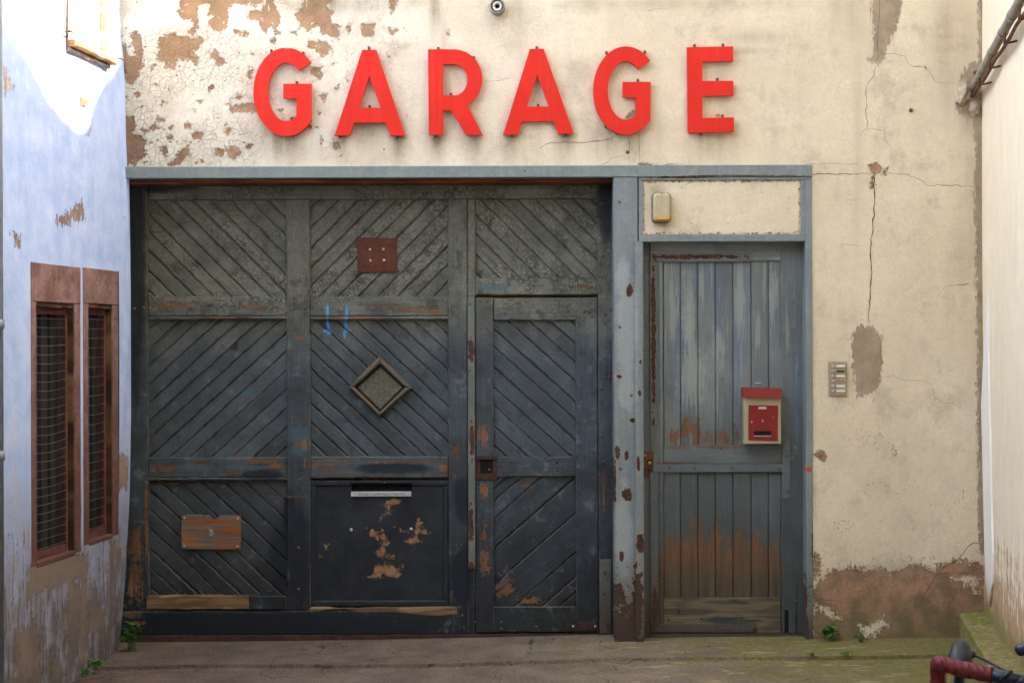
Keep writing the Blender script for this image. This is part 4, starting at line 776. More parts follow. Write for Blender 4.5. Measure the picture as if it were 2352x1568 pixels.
# split board
C = lambda pts, d: rp('C1', pts, d)
b = MB(); b.prism(C([(553,365),(600,358),(700,356),(740,360),(745,392),(752,360),(800,362),(815,385),(830,400),(870,388),(890,365),(960,362),(1076,365),(1079,560),(1074,660),(900,664),(553,660)], GD+.004), GD+.006, GD+.021, .002, 0)
pb = b.build('patch_board', BOARD, gate); pb['label'] = 'orange and grey split board nailed over the lower left panel'
for x, y in ((580,383),(1052,387),(580,630),(1049,635),(818,493)): bolt(pb, 272.2+x*.2604, 1088.9+y*.2604, GD+.006, .006, SBOLT, 'nail', .004)
b = MB(); b.prism(C([(795,470),(805,470),(808,495),(836,500),(836,535),(815,550),(797,548)], GD+.002), GD+.003, GD+.0058, .0005); b.build('metal_tab', simple('tab_metal', (.25,.29,.32), .4, .2, 40, .6), pb)
# wicket door
b = MB()
for x0, x1, y0, y1, v in ((1092.5,1134,683,1452,1),(1323,1373,683,1452,1),(1134.3,1322.7,684,735,0),(1134.3,1322.7,1049,1093.5,0),(1134.3,1322.7,1393,1451,0)): vbox(b, x0, x1, y0, y1, GD+.006, GD+.04, .003, ang=90 if v else 0, jit=.0007)
wd_ = b.build('wicket_door', GP, gate); wd_['label'] = 'narrow wicket door built into the gate, with bare orange wood at its lock'
boards('panel', 1133, 1323.5, 734, 1050, -42, .078, wd_, GD+.024); boards('panel', 1133, 1323.5, 1092, 1394, 41, .1, wd_, GD+.024, widths=[.055,.05,.06,.10,.16,.15,.12,.07])
b = MB(); vbox(b, 1091, 1142, 1047, 1102, GD+.001, GD+.012, .002); vbox(b, 1094, 1139, 1050, 1055, GD-.008, GD+.002, .002); lk = b.build('lock_box', DRUST, wd_)
b = MB(); vbox(b, 1103, 1132, 1055, 1086, GD-.0002, GD+.002, .0005); b.build('lock_recess', BLK, wd_)
b = MB(); x_, z_ = pix(1124, 1078, GD); b.lathe([(.006,0),(.006,.004),(.002,.005)], (x_, GD-.0005, z_), 'y', 12); b.build('keyhole', GALV, wd_)
b = MB(); vbox(b, 1075, 1091, 679.5, 1306, GD-.010, GD+.004, .001); b.build('edge_strip', GST, gate)
b = MB(); vbox(b, 1378, 1404, 1284, 1454, GD-.018, GD-.010, .002); b.build('strap_plate', GST, gate)
b = MB(); vbox(b, 1300, 1373, 1429, 1447, GD+.000, GD+.008, .001); b.build('hinge_plate', DRUST, gate)
def B(reg, pts, yf, par, r=.007, mat=None):
    ox, oy, s_ = REG[reg]
    for x, y in pts: bolt(par, ox+x*s_, oy+y*s_, yf, r, mat or GALV)
B('B3', [(1218,1447),(1297,1490),(1267,1430)], GD+.006, wd_, .010); B('B3', [(243,1277),(315,1280)], GD+.001, gate, .006, RBOLT); B('B3', [(247,1357),(313,1357)], GD+.006, wd_, .006, RBOLT); B('B3', [(1108,1478)], GD+.006, wd_, .010)
B('B3', [(1395,430),(1405,925),(1484,1437),(1425,1480)], GD-.012, gate, .009, RBOLT); B('B3', [(150,1378)], GD-.010, gate, .006, RBOLT); B('B6', [(1640,518),(1640,1150)], GD-.010, gate, .006, RBOLT); B('B6', [(1740,115),(1800,112)], GD+.006, wd_, .006)
B('B1', [(1645,1422),(1762,1418),(148,1422),(238,1413)], GD, gate, .008); B('B2', [(82,1417)], GD, gate, .008)
B('B7', [(740,200),(745,260)], GD+.006, wd_, .006, DRUST); B('B7', [(340,1348),(340,1395),(590,1380),(150,1348)], GD+.006, wd_, .006); B('B7', [(857,1378),(1017,1380)], GD, wd_, .007, SBOLT); B('B7', [(1085,992),(1083,1140),(1100,1362),(1100,1405)], GD-.018, gate, .009, RBOLT)
B('B7', [(112,22),(112,512),(112,920)], GD-.010, gate, .006, RBOLT); B('B7', [(378,1495),(680,1497),(918,1462),(1073,1462),(20,1470)], GD-.012, gate, .010, DRUST); B('C2', [(1455,615),(1463,1242),(18,640)], GD+.001, gate, .007, RBOLT); B('C1', [(1588,645),(1588,1010),(80,1050)], GD, gate, .008, RBOLT)
B('B7', [(1175,140)], GD-.012, gate, .006)
for vx, vy in ((1388,865),(1380,893),(1400,864),(1382,1000),(1386,1060),(1405,955)): bolt(gate, vx, vy, GD-.012, .009, RBOLT)

# ================================================================== SIDE DOOR
SD = .085
door = thing('side_door', 'weathered blue-grey plank door with iron straps, right of the garage gate', 'door', (pix(1660,1480,SD)[0], SD, 0))
def dm(name, x0, x1, y0, y1, yf=SD, mat=None, dep=.03, ang=None, parent=None, jit=.0005, ch=.003):
    mb = MB(); vbox(mb, x0, x1, y0, y1, yf, yf+dep, ch, ang=(90 if (y1-y0) > (x1-x0) else 0) if ang is None else ang, jit=jit); return mb.build(name, mat or DP, parent or door)
dm('frame_post', 1470, 1492.5, 552, 1478, SD+.004, DST, .05); dm('stile', 1492.8, 1523.8, 582, 1453, SD+.004); dm('top_rail', 1492.8, 1793.5, 556, 600, SD+.002); dm('stile', 1794, 1853, 552, 1453, SD)
dm('mid_rail', 1524.2, 1793.7, 1021.5, 1065, SD+.001); dm('bottom_rail', 1524.2, 1793.7, 1372, 1453, SD+.001, mk_wood('damp_bare_wood', ((.075,.06,.036), (.15,.115,.065), (.045,.055,.05))))
dm('inner_batten', 1514, 1523.7, 601, 1450, SD-.002)
def planks(name, y0, y1):
    mb = MB(); xb = [1523.5,1562.8,1603,1643,1683.6,1725,1765,1794.5]
    for a, b_ in zip(xb, xb[1:]): vbox(mb, a+.85, b_-.85, y0, y1, SD+.012+random.uniform(0, .002), SD+.03, .0022, ang=90, jit=.0006)
    vbox(mb, 1523, 1795, y0, y1, SD+.028, SD+.034, .001); return mb.build(name, DP, door)
planks('plank_panel', 600, 1022); planks('plank_panel', 1083, 1373)
s1 = dm('iron_strap', 1493.5, 1728, 581, 601, SD-.006, DST, .008, jit=0, ch=.001); s2 = dm('iron_strap', 1493.2, 1512.5, 601.5, 975, SD-.003, DST, .008, jit=0, ch=.001); s3 = dm('iron_strap', 1500, 1800, 1065.5, 1083.5, SD-.007, DST, .009, jit=0, ch=.001)
s4 = dm('iron_strap', 1797, 1815, 988, 1143, SD-.006, DST, .007, jit=0, ch=.001); s5 = dm('iron_strap', 1508.6, 1739, 1432.5, 1451, SD-.006, DST, .009, jit=0, ch=.001); s6 = dm('kick_plate', 1492, 1849, 1454.5, 1474, SD-.004, DST, .03, jit=0, ch=.001)
dm('iron_strap', 1493.5, 1511.5, 1084, 1431, SD-.003, DST, .008, jit=0, ch=.001)
B('B4', [(372,875),(570,858),(913,858),(1170,857)], SD-.006, s1, .0075, RBOLT); B('B4', [(360,1012),(372,1308),(360,1430),(362,1505)], SD-.003, s2, .006, RBOLT); B('C3', [(393,150),(380,313),(400,583)], SD-.003, s2, .006, RBOLT); B('C3', [(520,1148),(742,1155),(1080,1157),(1505,1160)], SD-.007, s3, .0075, RBOLT)
B('C3', [(1582,840),(1577,1045),(1583,1365)], SD-.006, s4, .007, RBOLT); B('C4', [(738,1298),(1080,1298),(1368,1290)], SD-.006, s5, .0075, RBOLT); B('C4', [(840,1385),(1345,1382),(1790,1375)], SD-.004, s6, .005, RBOLT); B('C4', [(1770,420),(1780,693),(1780,1025)], SD, door, .006); B('B4', [(1565,1240),(1563,1477),(1350,735),(1425,792)], SD, door, .006)
B('C3', [(908,965),(977,980)], SD+.001, door, .006, RBOLT); B('C4', [(545,1215),(862,1205),(1255,1200),(642,1140)], SD+.001, door, .006, DRUST); B('C3', [(988,352)], SD+.012, door, .004, RBOLT); B('C3', [(1648,972),(1623,1062)], SD, door, .004, SBOLT)
dm('lock_plate', 1478, 1501, 1036, 1098, SD-.001, RUS, .008, jit=.001); x_, z_ = pix(1491, 1062.5, SD); b = MB(); b.lathe([(.013,0),(.013,.001),(.001,.001)], (x_, SD-.001, z_+.006), 'y', 16); b.build('lock_recess', BLK, door)
b = MB(); b.lathe([(.009,0),(.009,.01),(.007,.012),(.001,.012)], (x_, SD-.001, z_), 'y', 18); b.build('lock_cylinder', BRS, door)
b = MB(); x2, z2 = pix(1481, 1046, SD); b.lathe([(.007,0),(.007,.006),(.002,.008)], (x2, SD-.001, z2), 'y', 14); b.build('lock_stud', simple('greenish_brass', (.3,.3,.14), .5), door)
b = MB(); vbox(b, 1488, 1495, 1078, 1089, SD-.003, SD+.001, .001); b.build('keyhole', simple('blue_black', (.01,.03,.06), .5), door)
dm('threshold_gap', 1480, 1852, 1474.5, 1492, SD+.03, BLK, .04, jit=0)
b = MB(); vbox(b, 1802, 1811, 1400, 1452, SD-.001, SD+.002, .0005); b.build('broken_notch', BLK, door)
dm('split_strip', 1813, 1829, 1408, 1453, SD-.005, None, .006); b = MB(); vbox(b, 1829.5, 1831, 1340, 1453, SD-.001, SD+.002, .0002); b.build('split', BLK, door)
# mailbox
MX = SD-.07
t = thing('mailbox', 'cream mailbox with red lid and red door screwed to the side door', 'mailbox', (pix(1751,1019,MX)[0], SD, pix(1751,1019,MX)[1]))
MRD = simple('mailbox_red', (.20,.012,.009), .45, .12, 20); MCR = simple('mailbox_cream', (.36,.31,.17), .5, .1, 15)
b = MB(); vbox(b, 1709, 1794.5, 905, 1019.5, MX, SD-.008, .004); b.build('body', MCR, t)
(xa, za), (xb, zb), (xc, zc), (xd, zd) = [pix(x, y, MX-.02) for x, y in ((1707,892),(1795,893.5),(1795,914.5),(1708,912.5))]
b = MB(); q = [(xa,za),(xd,zd),(xc,zc),(xb,zb)]
b.add([(xa,SD-.01,za+.004),(xb,SD-.01,zb+.004),(xa,MX-.012,za),(xb,MX-.012,zb),(xd,MX-.022,zd),(xc,MX-.022,zc),(xd,SD-.01,zd),(xc,SD-.01,zc)], [(0,2,3,1),(2,4,5,3),(4,6,7,5),(0,6,4,2),(1,3,5,7),(0,1,7,6)]); b.build('lid', MRD, t)
b = MB(); A = [pix(x, y, MX) for x, y in ((1719.5,930),(1786.8,931),(1786,1012),(1719,1010.5))]; b.prism(A, MX-.005, MX+.001, .0012); fd = b.build('front_door', MRD, t)
b = MB(); vbox(b, 1731.6, 1771.3, 989.2, 1000, MX-.0058, MX-.0045, .0004); b.build('slot', BLK, fd); b = MB(); vbox(b, 1731.6, 1771.3, 1000.2, 1001.6, MX-.008, MX-.005, .0004); b.build('slot_edge', WR, fd)
b = MB(); vbox(b, 1742.6, 1759.8, 934.2, 939.2, MX-.0075, MX-.0046, .0005); nl = b.build('name_label', TG, fd); text('SEYLLER', 'lettering', nl, pix(1744, 938.2, MX-.008), .008, MX-.0079, INK, fit=(pix(1744.5,936,MX)[0], pix(1757.5,936,MX)[0]))
bolt(fd, 1726.5, 968.8, MX-.005, .0042, SBOLT, 'lock', .004)
for x_, y_, w_ in ((1751.5,964,3),(1752,967.5,4),(1776,958,3)): 
    b = MB(); vbox(b, x_-w_/2, x_+w_/2, y_-.5, y_+.5, MX-.0056, MX-.0048, .0001); b.build('scratch', WR, fd)
b = MB(); vbox(b, 1734, 1748, 878.2, 879.6, SD+.009, SD+.012, .0003); b.build('staple', WR, door)

# ================================================================== LEFT HOUSE
lh = thing('white_house', 'bluish white house on the left with stained flaking plaster and barred windows', 'house', (-2.3, -1, 0))
def lp(reg, pts, d=0.): return rp(reg, pts, d, FL)
def bow(Z): return np.interp(Z, [-.2,.05,.35,.8,1.2,1.9,2.6,3.0,3.4,4], [-.05,-.05,-.022,.004,.013,.014,.006,-.008,-.022,-.025])
wx = lambda v, y=900: lp('V', [(v, y)])[0][0]
W1 = dict(x0=wx(83), x1=wx(171), st0=wx(71), st1=wx(184.5)); W2 = dict(x0=wx(203), x1=wx(258), st0=wx(191), st1=wx(271))
z1t = lp('V', [(75,602)])[0][1]; z1h = lp('V', [(83,684.5)])[0][1]; z1b = lp('V', [(79,1300)])[0][1]; z1l = lp('V', [(75,692)])[0][1]
z2t = lp('V', [(192,614)])[0][1]; z2h = lp('V', [(203,697)])[0][1]; z2b = lp('V', [(205,1248)])[0][1]; z2l = z2h
ux0, ux1 = wx(153, 60), wx(247, 100); uzb = lp('V', [(156,92)])[0][1]
left_brown = [lp('E5', p) for p in [[(20,770),(62,755),(290,650),(400,690),(400,850),(330,880),(200,920),(90,950),(60,1000),(20,1050)],[(400,680),(442,670),(432,1400),(372,1470),(385,900)],[(590,590),(632,590),(622,1250),(590,1300)],[(640,640),(695,640),(680,790),(650,820)],[(-60,1200),(80,1200),(110,1260),(130,1580),(-60,1580)],[(180,1500),(210,1380),(260,1420),(270,1580),(180,1580)],[(300,900),(380,870),(380,1400),(300,1420)],[(640,0),(700,0),(700,240),(650,240)],[(440,1000),(560,1040),(560,1200),(440,1220)]]]
left_brown += [lp('R1', [(110,-60),(400,-60),(400,230),(432,480),(380,470),(310,430),(230,370),(250,270),(130,170)]), lp('R1', [(700,700),(722,700),(745,1100),(725,1120)]), lp('R1', [(800,600),(822,600),(812,1200),(798,1220)]), lp('R1', [(30,600),(60,640),(110,800),(60,830)]), lp('V', [(130,505),(190,470),(200,500),(150,515)]), lp('V',[(30,530),(50,545),(45,570),(35,560)])]
xsL = np.unique(np.concatenate([np.linspace(-9, -1.9, 30), np.linspace(-1.9, W1['st0'], 50), np.linspace(W1['st0'], W1['st1'], 40), np.linspace(W1['st1'], W2['st0'], 6), np.linspace(W2['st0'], W2['st1'], 30), np.linspace(W2['st1'], 0.03, 16), [ux0, ux1]]))
zsL = np.unique(np.concatenate([np.linspace(-.15, z1b, 60), np.linspace(z1b, z2b, 8), np.linspace(z2b, z2t, 90), np.linspace(z2t, z1t, 5), np.linspace(z1t, uzb, 80), np.linspace(uzb, 3.5, 30), np.linspace(3.7, 8.2, 6)]))
def inr(cx, cz, a, b, c, d): return (cx > a) & (cx < b) & (cz > c) & (cz < d)
def holeL(cx, cz): return inr(cx, cz, W1['st0'], W1['st1'], z1b, z1t) | inr(cx, cz, W2['st0'], W2['st1'], z2b, z2t) | inr(cx, cz, ux0, ux1, uzb, 4.3)
def dispL(X, Z):
    k = np.clip((X+.25)/.25, .0, 1); f = .012*np.sin(Z*1.9+.5)*np.clip((X+2)/1, 0, 1)+.006*np.sin(X*8+Z*2)
    edge = (abs(X-W1['st0']) < .02) | (abs(X-W1['st1']) < .02)
    return -bow(Z)*k-f*.5*(1-k)*np.clip((Z-1.9)/.3, 0, 1)-.012*np.exp(-((X+.02)/.025)**2)*np.sin(Z*9)*.6
wallgrid('wall', xsL, zsL, holeL, dispL, dict(brown=lambda X, Z: field(X, Z, left_brown)), WHT, lh, FL)
mb = MB(); mb.add([(-9,.01,8.2),(.03,.01,8.2),(.03,6,8.2),(-9,6,8.2),(-9,6,-.2),(.03,6,-.2),(-9,.01,-.2)], [(0,1,2,3),(3,2,5,4),(0,3,4,6)]); mb.build('roof_and_rear_walls', WHT, lh, FL)
OKR = mk_wood('rust_and_ochre_reveal', ((.12,.06,.025), (.035,.015,.01), (.19,.11,.05))); IRN = mk_rust('red_brown_iron', (.085,.03,.022), (.13,.05,.035)); WIRE = simple('grey_wire', (.13,.165,.21), .4, .1, 30, .5); WIRED = simple('dull_wire', (.05,.05,.055), .5, .1, 30, .4)
def window(W, zt_, zl_, zb_, nm_h, lab, sag, mulh):
    x0, x1, a, b_ = W['x0'], W['x1'], W['st0'], W['st1']
    m2 = MB(); m2.box(a, b_, zl_, zt_, -.004, .12, .003); m2.box(a, x0, zb_+.0, zl_-.001, -.003, .12, .003, jit=.001); m2.box(x1, b_, zb_, zl_-.001, -.003, .12, .003, jit=.001); m2.box(x0+.001, x1-.001, zb_-.01, zb_+.012, -.004, .12, .003)
    o = m2.build('window', STN, lh, FL); o['label'] = lab
    m2 = MB(); m2.box(x0+.001, x0+.004, zb_+.013, zl_-.002, .004, .05, .001, ang=90); m2.box(x1-.005, x1-.001, zb_+.013, zl_-.002, .003, .05, .001, ang=90); m2.box(x0+.005, x1-.006, zl_-.022, zl_-.002, .004, .05, .001, ang=0); m2.build('timber_lining', OKR, o, FL)
    gx0, gx1, g1, g0 = x0+.012, x1-.026, zl_-.055, zb_+.05
    m2 = MB(); m2.box(gx0-.008, gx0, zb_+.013, zl_-.023, .032, .05, .001); m2.box(gx1, gx1+.02, zb_+.013, zl_-.023, .032, .05, .001); m2.box(gx0+.0005, gx1-.0005, g1, zl_-.023, .034, .05, .001); m2.box(gx0+.0005, gx1-.0005, zb_+.013, g0, .034, .05, .001); m2.build('iron_frame', IRN, o, FL)
    m2 = MB(); n = nm_h
    for i in range(n):
        z = g1-.02-(g1-g0-.03)*i/(n-1); s_ = sag*math.sin(math.pi*min(1, i/n*1.1))
        m2.tube([(gx0+(gx1-gx0)*k/8, .036, z-s_*math.sin(math.pi*k/8)) for k in range(9)], .0016, 5)
    g_ = m2.build('grille', WIRE, o, FL); m2 = MB(); k = int((gx1-gx0)/.0185)
    for i in range(k):
        x = gx0+(gx1-gx0)*(i+.5)/k; m2.tube([(x, .038, g0), (x+.002*math.sin(i), .038, g1)], .0009, 4)
    m2.build('upright_wires', WIRED, g_, FL)
    m2 = MB(); kk = 8
    for i in range(kk): m2.box(x0+(x1-x0)*i/kk+.002, x0+(x1-x0)*(i+1)/kk-.002, zb_+.01, zl_-.02, .075+.012*(i % 2), .09+.012*(i % 2), .002, ang=90)
    m2.build('inner_shutter', mk_wood('brown_shutter_wood', ((.03,.02,.012), (.042,.03,.017), (.02,.014,.009))), o, FL)
    m2 = MB(); m2.box(a, b_, zb_, zt_, .121, .14, .001); m2.build('backing', BLK, o, FL)
    for z in (zl_-(zl_-zb_)*.18, zb_+(zl_-zb_)*.17):
        if mulh: m2 = MB(); m2.tube([(gx0+.012, .028, z-.03), (gx0+.012, .028, z+.03)], .006, 8); m2.tube([(gx0+.005, .028, z-.02), (gx0+.03, .028, z-.02)], .004, 6); m2.build('hinge', GALV, o, FL)
    return o
window(W1, z1t, z1l, z1b, 27, 'wider barred window in a red sandstone surround, nearer the camera', .012, True)
window(W2, z2t, z2l, z2b, 23, 'narrow barred window in a red sandstone surround, next to the gate', .004, False)
# upper window with sloping worn sill
m2 = MB(); m2.box(ux0+.002, ux1-.002, uzb-.002, 4.3, .055, .07, .002, ang=90); m2.box(ux1-.001, ux1+.02, uzb, 4.29, .004, .054, .001); m2.box(ux0-.02, ux0+.001, uzb, 4.29, .008, .054, .001); k = 5
for i in range(k): m2.box(ux0+(ux1-ux0)*i/k+.002, ux0+(ux1-ux0)*(i+1)/k-.002, uzb+.01, 4.29, .04, .056, .003, ang=90, jit=.001)
uw = m2.build('upper_window', mk_wood('white_shutter_wood', ((.66,.66,.64), (.50,.42,.30), (.70,.71,.70)), rough=.7), lh, FL); uw['label'] = 'upper window with white peeling shutter above a rusty sill, at the top left'
m2 = MB(); m2.box(ux0-.012, ux0, uzb-.03, 4.3, -.012, .06, .003); m2.build('rusty_frame', RUS, uw, FL)
m2 = MB(); m2.box(ux0-.006, ux1+.004, uzb-.035, uzb-.002, -.05, .06, .007, ang=0, jit=.0015); m2.build('sill', mk_wood('worn_sill', ((.50,.26,.10), (.40,.18,.07), (.60,.50,.38))), uw, FL)
m2 = MB(); m2.box(ux0, ux1, uzb-.055, uzb-.036, -.02, .05, .006, ang=0, jit=.003); m2.build('sill_bed', MORT, uw, FL)
m2 = MB(); xh, zh = lp('R1', [(1042,535)])[0]; m2.tube([(xh,.0,zh),(xh,-.03,zh+.002),(xh+.03,-.035,zh-.002),(xh+.035,-.036,zh-.03),(xh+.04,-.036,zh-.06),(xh+.05,-.036,zh-.062)], .004, 7); o = m2.build('shutter_hook', RUS, lh, FL)
m2 = MB(); xh, zh = lp('R1', [(585,288)])[0]; m2.tube([(xh,.0,zh),(xh,-.03,zh)], .004, 7); m2.tube([(xh-.02,-.03,zh),(xh+.02,-.03,zh)], .0045, 7); m2.build('shutter_hook', RUS, lh, FL)
# curled flake of paint
m2 = MB(); q = lp('R1', [(715,870),(725,960),(788,930)]); m2.add([(q[0][0],-.002,q[0][1]),(q[1][0],-.002,q[1][1]),(q[2][0],-.03,q[2][1])], [(0,1,2),(2,1,0)]); m2.build('loose_flake', simple('flake', (.35,.22,.13), .9), lh, FL)
# downpipe
t = thing('drainpipe', 'grey vertical drainpipe with collars at the far left edge', 'pipe', (-2.184, -1.6, 0)); PIP = simple('zinc_pipe', (.22,.25,.29), .45, .15, 12, .3)
b = MB(); b.lathe([(.04, 0), (.04, 5.)], (-2.188, -1.6, 0), 'z', 24); b.build('pipe', PIP, t)
for vy in (741, 1043):
    z = 1.61-(vy-784)*6.4/FOC; b = MB(); b.lathe([(.041,-.02),(.046,-.018),(.046,.018),(.041,.02)], (-2.188, -1.6, z), 'z', 24); b.box(-2.26, -2.2, z-.008, z+.008, -1.61, -1.59, .001); b.build('collar', PIP, t)

# ================================================================== RIGHT HOUSE (its unseen roofline is shaped to outline the sun patch opposite)
rh = thing('cream_house', 'cream limewashed house wall on the right with brown drip stains at its base', 'house', (2.5, -1, 0))
edgeV = [(-60,20),(10,46),(40,92),(78,150),(112,212),(148,258),(168,280),(184,293),(202,285),(216,228),(238,185),(262,158),(288,120)]
prof = []
for vx, vy in edgeV:
    xl, zl = pix(vx, vy, 0, FL); p = FL @ Vector((xl, 0, zl)); q = FR.inverted() @ p; dl = FR.inverted().to_3x3() @ SDIR; s_ = (0-q.y)/dl.y; h = q+dl*s_; prof.append((h.x, h.z))
prof.sort()
zmax = 4.2
xsR = sorted(set([p[0] for p in prof]+[-.02])); 
def hR(x): return float(np.interp(x, [p[0] for p in prof], [p[1] for p in prof]))
print('roof profile', [(round(a, 2), round(b, 2)) for a, b in prof])
hl = [(-3., hR(-.1)), ]+[p for p in prof]+[(prof[-1][0]+.3, prof[-1][1]+.25), (6., prof[-1][1]+1.2), (9.2, prof[-1][1]+1.2)]
zlow = 3.6
xsw = np.unique(np.concatenate([np.linspace(-.03, 1.9, 60), np.linspace(1.9, 9.2, 30)])); zsw = np.linspace(-.15, zlow, 70)
wallgrid('wall', xsw, zsw, lambda a, b: a > 99, lambda X, Z: .003*np.sin(X*6+Z*2), {}, RWM, rh, FR)
V = []; n = len(hl)
mb = MB(); mb.prism([(-3., zlow+.0), (9.2, zlow+.0)]+hl[::-1], .0, 2.4, .002); mb.build('sun_shaping_upper_wall', RWM, rh, FR)  # unseen top, outlined by projecting the wanted sun patch back along the sunlight
mb = MB(); mb.add([(-.03,.02,zlow),(9.2,.02,zlow),(9.2,2.4,zlow),(-.03,2.4,zlow),(-.03,2.4,-.2),(9.2,2.4,-.2),(9.2,.02,-.2)], [(0,1,2,3),(3,2,5,4),(1,6,5,2)]); mb.build('rear_walls', RWM, rh, FR)
q = [(2257,905),(2272,668),(2272.4,771),(2282,1270),(2283,1360),(2266,1360),(2261.5,1270),(2251,870)]
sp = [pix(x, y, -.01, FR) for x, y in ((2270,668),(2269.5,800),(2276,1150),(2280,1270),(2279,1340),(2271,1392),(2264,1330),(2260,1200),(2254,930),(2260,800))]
m = M('sun_sliver_paint'); P_ = m.obj(); x, y, z = m.xyz(P_); st = m.noise(m.comb(m.ma('MULTIPLY', x, 60.), y, m.ma('MULTIPLY', z, .6)), 1., 4, .6); m.fin(m.mix(m.ss(m.ma('ADD', z, m.ma('MULTIPLY', st, .2)), .3, .55), (.45,.33,.2), m.mul((.86,.83,.72), m.lin(st, .3, .7, .9, 1.05))), .7, st, .001)
mb = MB(); mb.prism(sp, -.012, .004, .002, 90, .0006); mb.build('painted_sun_sliver', m.m, rh, FR)  # pale strip that paints a sliver of sunlight onto the wall
# mossy ledge at its foot
mb = MB(); n = 40; prev = None; V = []; F = []
led = []
for i in range(n+1):
    tt = i/n*9.; led.append(tt)
lw = .127
for tt in led:
    j = .004*mnoise.noise(Vector((tt*8, 0, 0))); V += [(tt, -lw+j, -.15), (tt, -lw+j, .165), (tt, -lw+.012+j, .175), (tt, .02, .178)]
F = [(4*i+k, 4*i+k+1, 4*(i+1)+k+1, 4*(i+1)+k) for i in range(n) for k in range(3)]+[(0,1,2,3)]
mb.add(V, [f[::-1] for f in F])
m = M('mossy_concrete'); P_ = m.pos(); n1 = m.noise(P_, 30, 6, .66); n2 = m.noise(P_, 6, 5, .6); c = m.mix(m.ss(n2, .36, .6), (.16,.175,.028), (.24,.19,.075)); c = m.mix(m.ss(n1, .55, .68), c, (.34,.26,.15)); c = m.mul(c, m.lin(n1, .3, .7, .7, 1.25)); m.fin(c, .95, n1, .004)
MOSS = m.m
lo = mb.build('mossy_ledge', MOSS, None, FR); tag(lo, kind='structure')
# conduit and rusty rod
def rpt(v, d): x_, z_ = pix(v[0], v[1], d, FR); return FR @ Vector((x_, d, z_))
a = Vector((2.436, .02, pix(2238, 205)[1])); b_ = rpt((2338, 12), -.05); dr = (b_-a); e = a+dr*1.8
t = thing('conduit_pipe', 'grey metal conduit running along the top of the cream wall at the upper right', 'pipe', tuple(a))
ZN = simple('grey_conduit', (.30,.27,.22), .5, .3, 14, .3)
b = MB(); b.tube([a+dr*(k/12*1.8) for k in range(13)], .0215, 16); b.build('pipe', ZN, t)
for k in (.28, .5, .72, .9, 1.15):
    b = MB(); p = a+dr*k; u = dr.normalized(); b.tube([p-u*.03, p+u*.03], .0238, 16); b.build('coupling', ZN, t)
a2 = Vector((2.437, .01, pix(2236, 222)[1])); p2 = rpt((2349, 38), -.035); dr2 = p2-a2
t = thing('rusty_rod', 'thin rusty rod with wall brackets running just below the grey conduit', 'rod', tuple(a2))
b = MB(); b.tube([a2+dr2*(k/14*1.8)+Vector((0, 0, .006*math.sin(k*2))) for k in range(15)], .009, 10); b.build('rod', RUS, t)
for k in (.22, .45, .75, 1.0, 1.3):
    p = a2+dr2*k; nrm = FR.to_3x3() @ Vector((0, 1, 0)); b = MB(); b.tube([p-Vector((0,0,.012)), p+nrm*.06-Vector((0,0,.0))], .005, 6); b.tube([p-nrm*.012+Vector((0,0,.03)), p-nrm*.014-Vector((0,0,.02))], .006, 6); b.build('bracket', RUS, t)

# unseen block added behind the camera to cut skylight in the yard
mb = MB(); mb.box(-6, 5, -.2, 10.5, -14.5, -11.5, .002)
for zz in (1.0, 3.6):
    for xx in (-3.6, -1.4, .8, 3.): mb.box(xx-.45, xx+.45, zz, zz+1.5, -11.51, -11.44, .01)
oh = mb.build('added_sky_blocker', simple('sky_blocker_brown', (.30,.22,.15), .9, .2, 3)); tag(oh, 'plain brown rendered block added unseen behind the camera to cut skylight', 'house')
# ================================================================== WEEDS and litter
def leafmesh(L, W):
    V = []; F = []; n = 5
    for i in range(n+1):
        s_ = i/n; w_ = W*math.sin(math.pi*min(1, s_*.92+.05))**.8; zc = -L*.25*s_*s_; V += [(s_*L, -w_, zc+.12*w_), (s_*L, 0, zc-.05*w_), (s_*L, w_, zc+.12*w_)]
    for i in range(n):
        for k in (0, 1): F.append((3*i+k, 3*i+k+1, 3*i+k+4, 3*i+k+3))
    return V, F
def weed(label, c, ns, h, L, sp, name='weed'):
    t = thing(name, label, 'weed', c, 'weeds growing at the foot of the walls'); st = MB(); lf = MB()
    for i in range(ns):
        a = random.uniform(0, 6.28); r = random.uniform(.2, 1)*sp; hh = h*random.uniform(.45, 1); p0 = Vector(c)+Vector((random.gauss(0,.01), random.gauss(0,.006), 0)); p1 = Vector(c)+Vector((math.cos(a)*r, -abs(math.sin(a))*r*.6, hh))
        pts = [p0.lerp(p1, k/4)+Vector((0,0,.02*math.sin(k/4*3.1))) for k in range(5)]; st.tube(pts, [.0016]*4+[.0008], 5)
        for k in range(random.randint(4, 7)):
            p = pts[random.choice((2, 3, 4, 4))]; yaw = random.uniform(0, 6.28); pt = random.uniform(-.7, .3); roll = random.uniform(-.5, .5)
            Rm = Matrix.Rotation(yaw, 3, 'Z') @ Matrix.Rotation(pt, 3, 'Y') @ Matrix.Rotation(roll, 3, 'X'); V, F = leafmesh(L*random.uniform(.6, 1.1), L*.3*random.uniform(.8, 1.2)); lf.add([p+Rm @ Vector(v) for v in V], F, None, True)
    st.build('stem', LEAF, t); lf.build('leaves', LEAF, t)
def gp(v, y): xw = (v-1176)/FOC*(8+y); return (xw, y, gz(xw, y)+.015)
weed('bushy green weed at the foot of the cream wall beside the side door frame', gp(1908, -.05), 9, .10, .042, .06)
weed('small low weed to the right of the bushy one on the mossy ground', gp(1975, -.09), 6, .035, .02, .05)
weed('leafy weed in the left corner between the white wall and the gate', gp(298, -.06), 16, .16, .036, .06)
weed('small weed tuft under the narrow barred window', gp(216, -.5), 8, .055, .028, .04)
weed('small weed tuft under the wider barred window, nearest the camera on the left', gp(190, -.66), 7, .04, .022, .05)
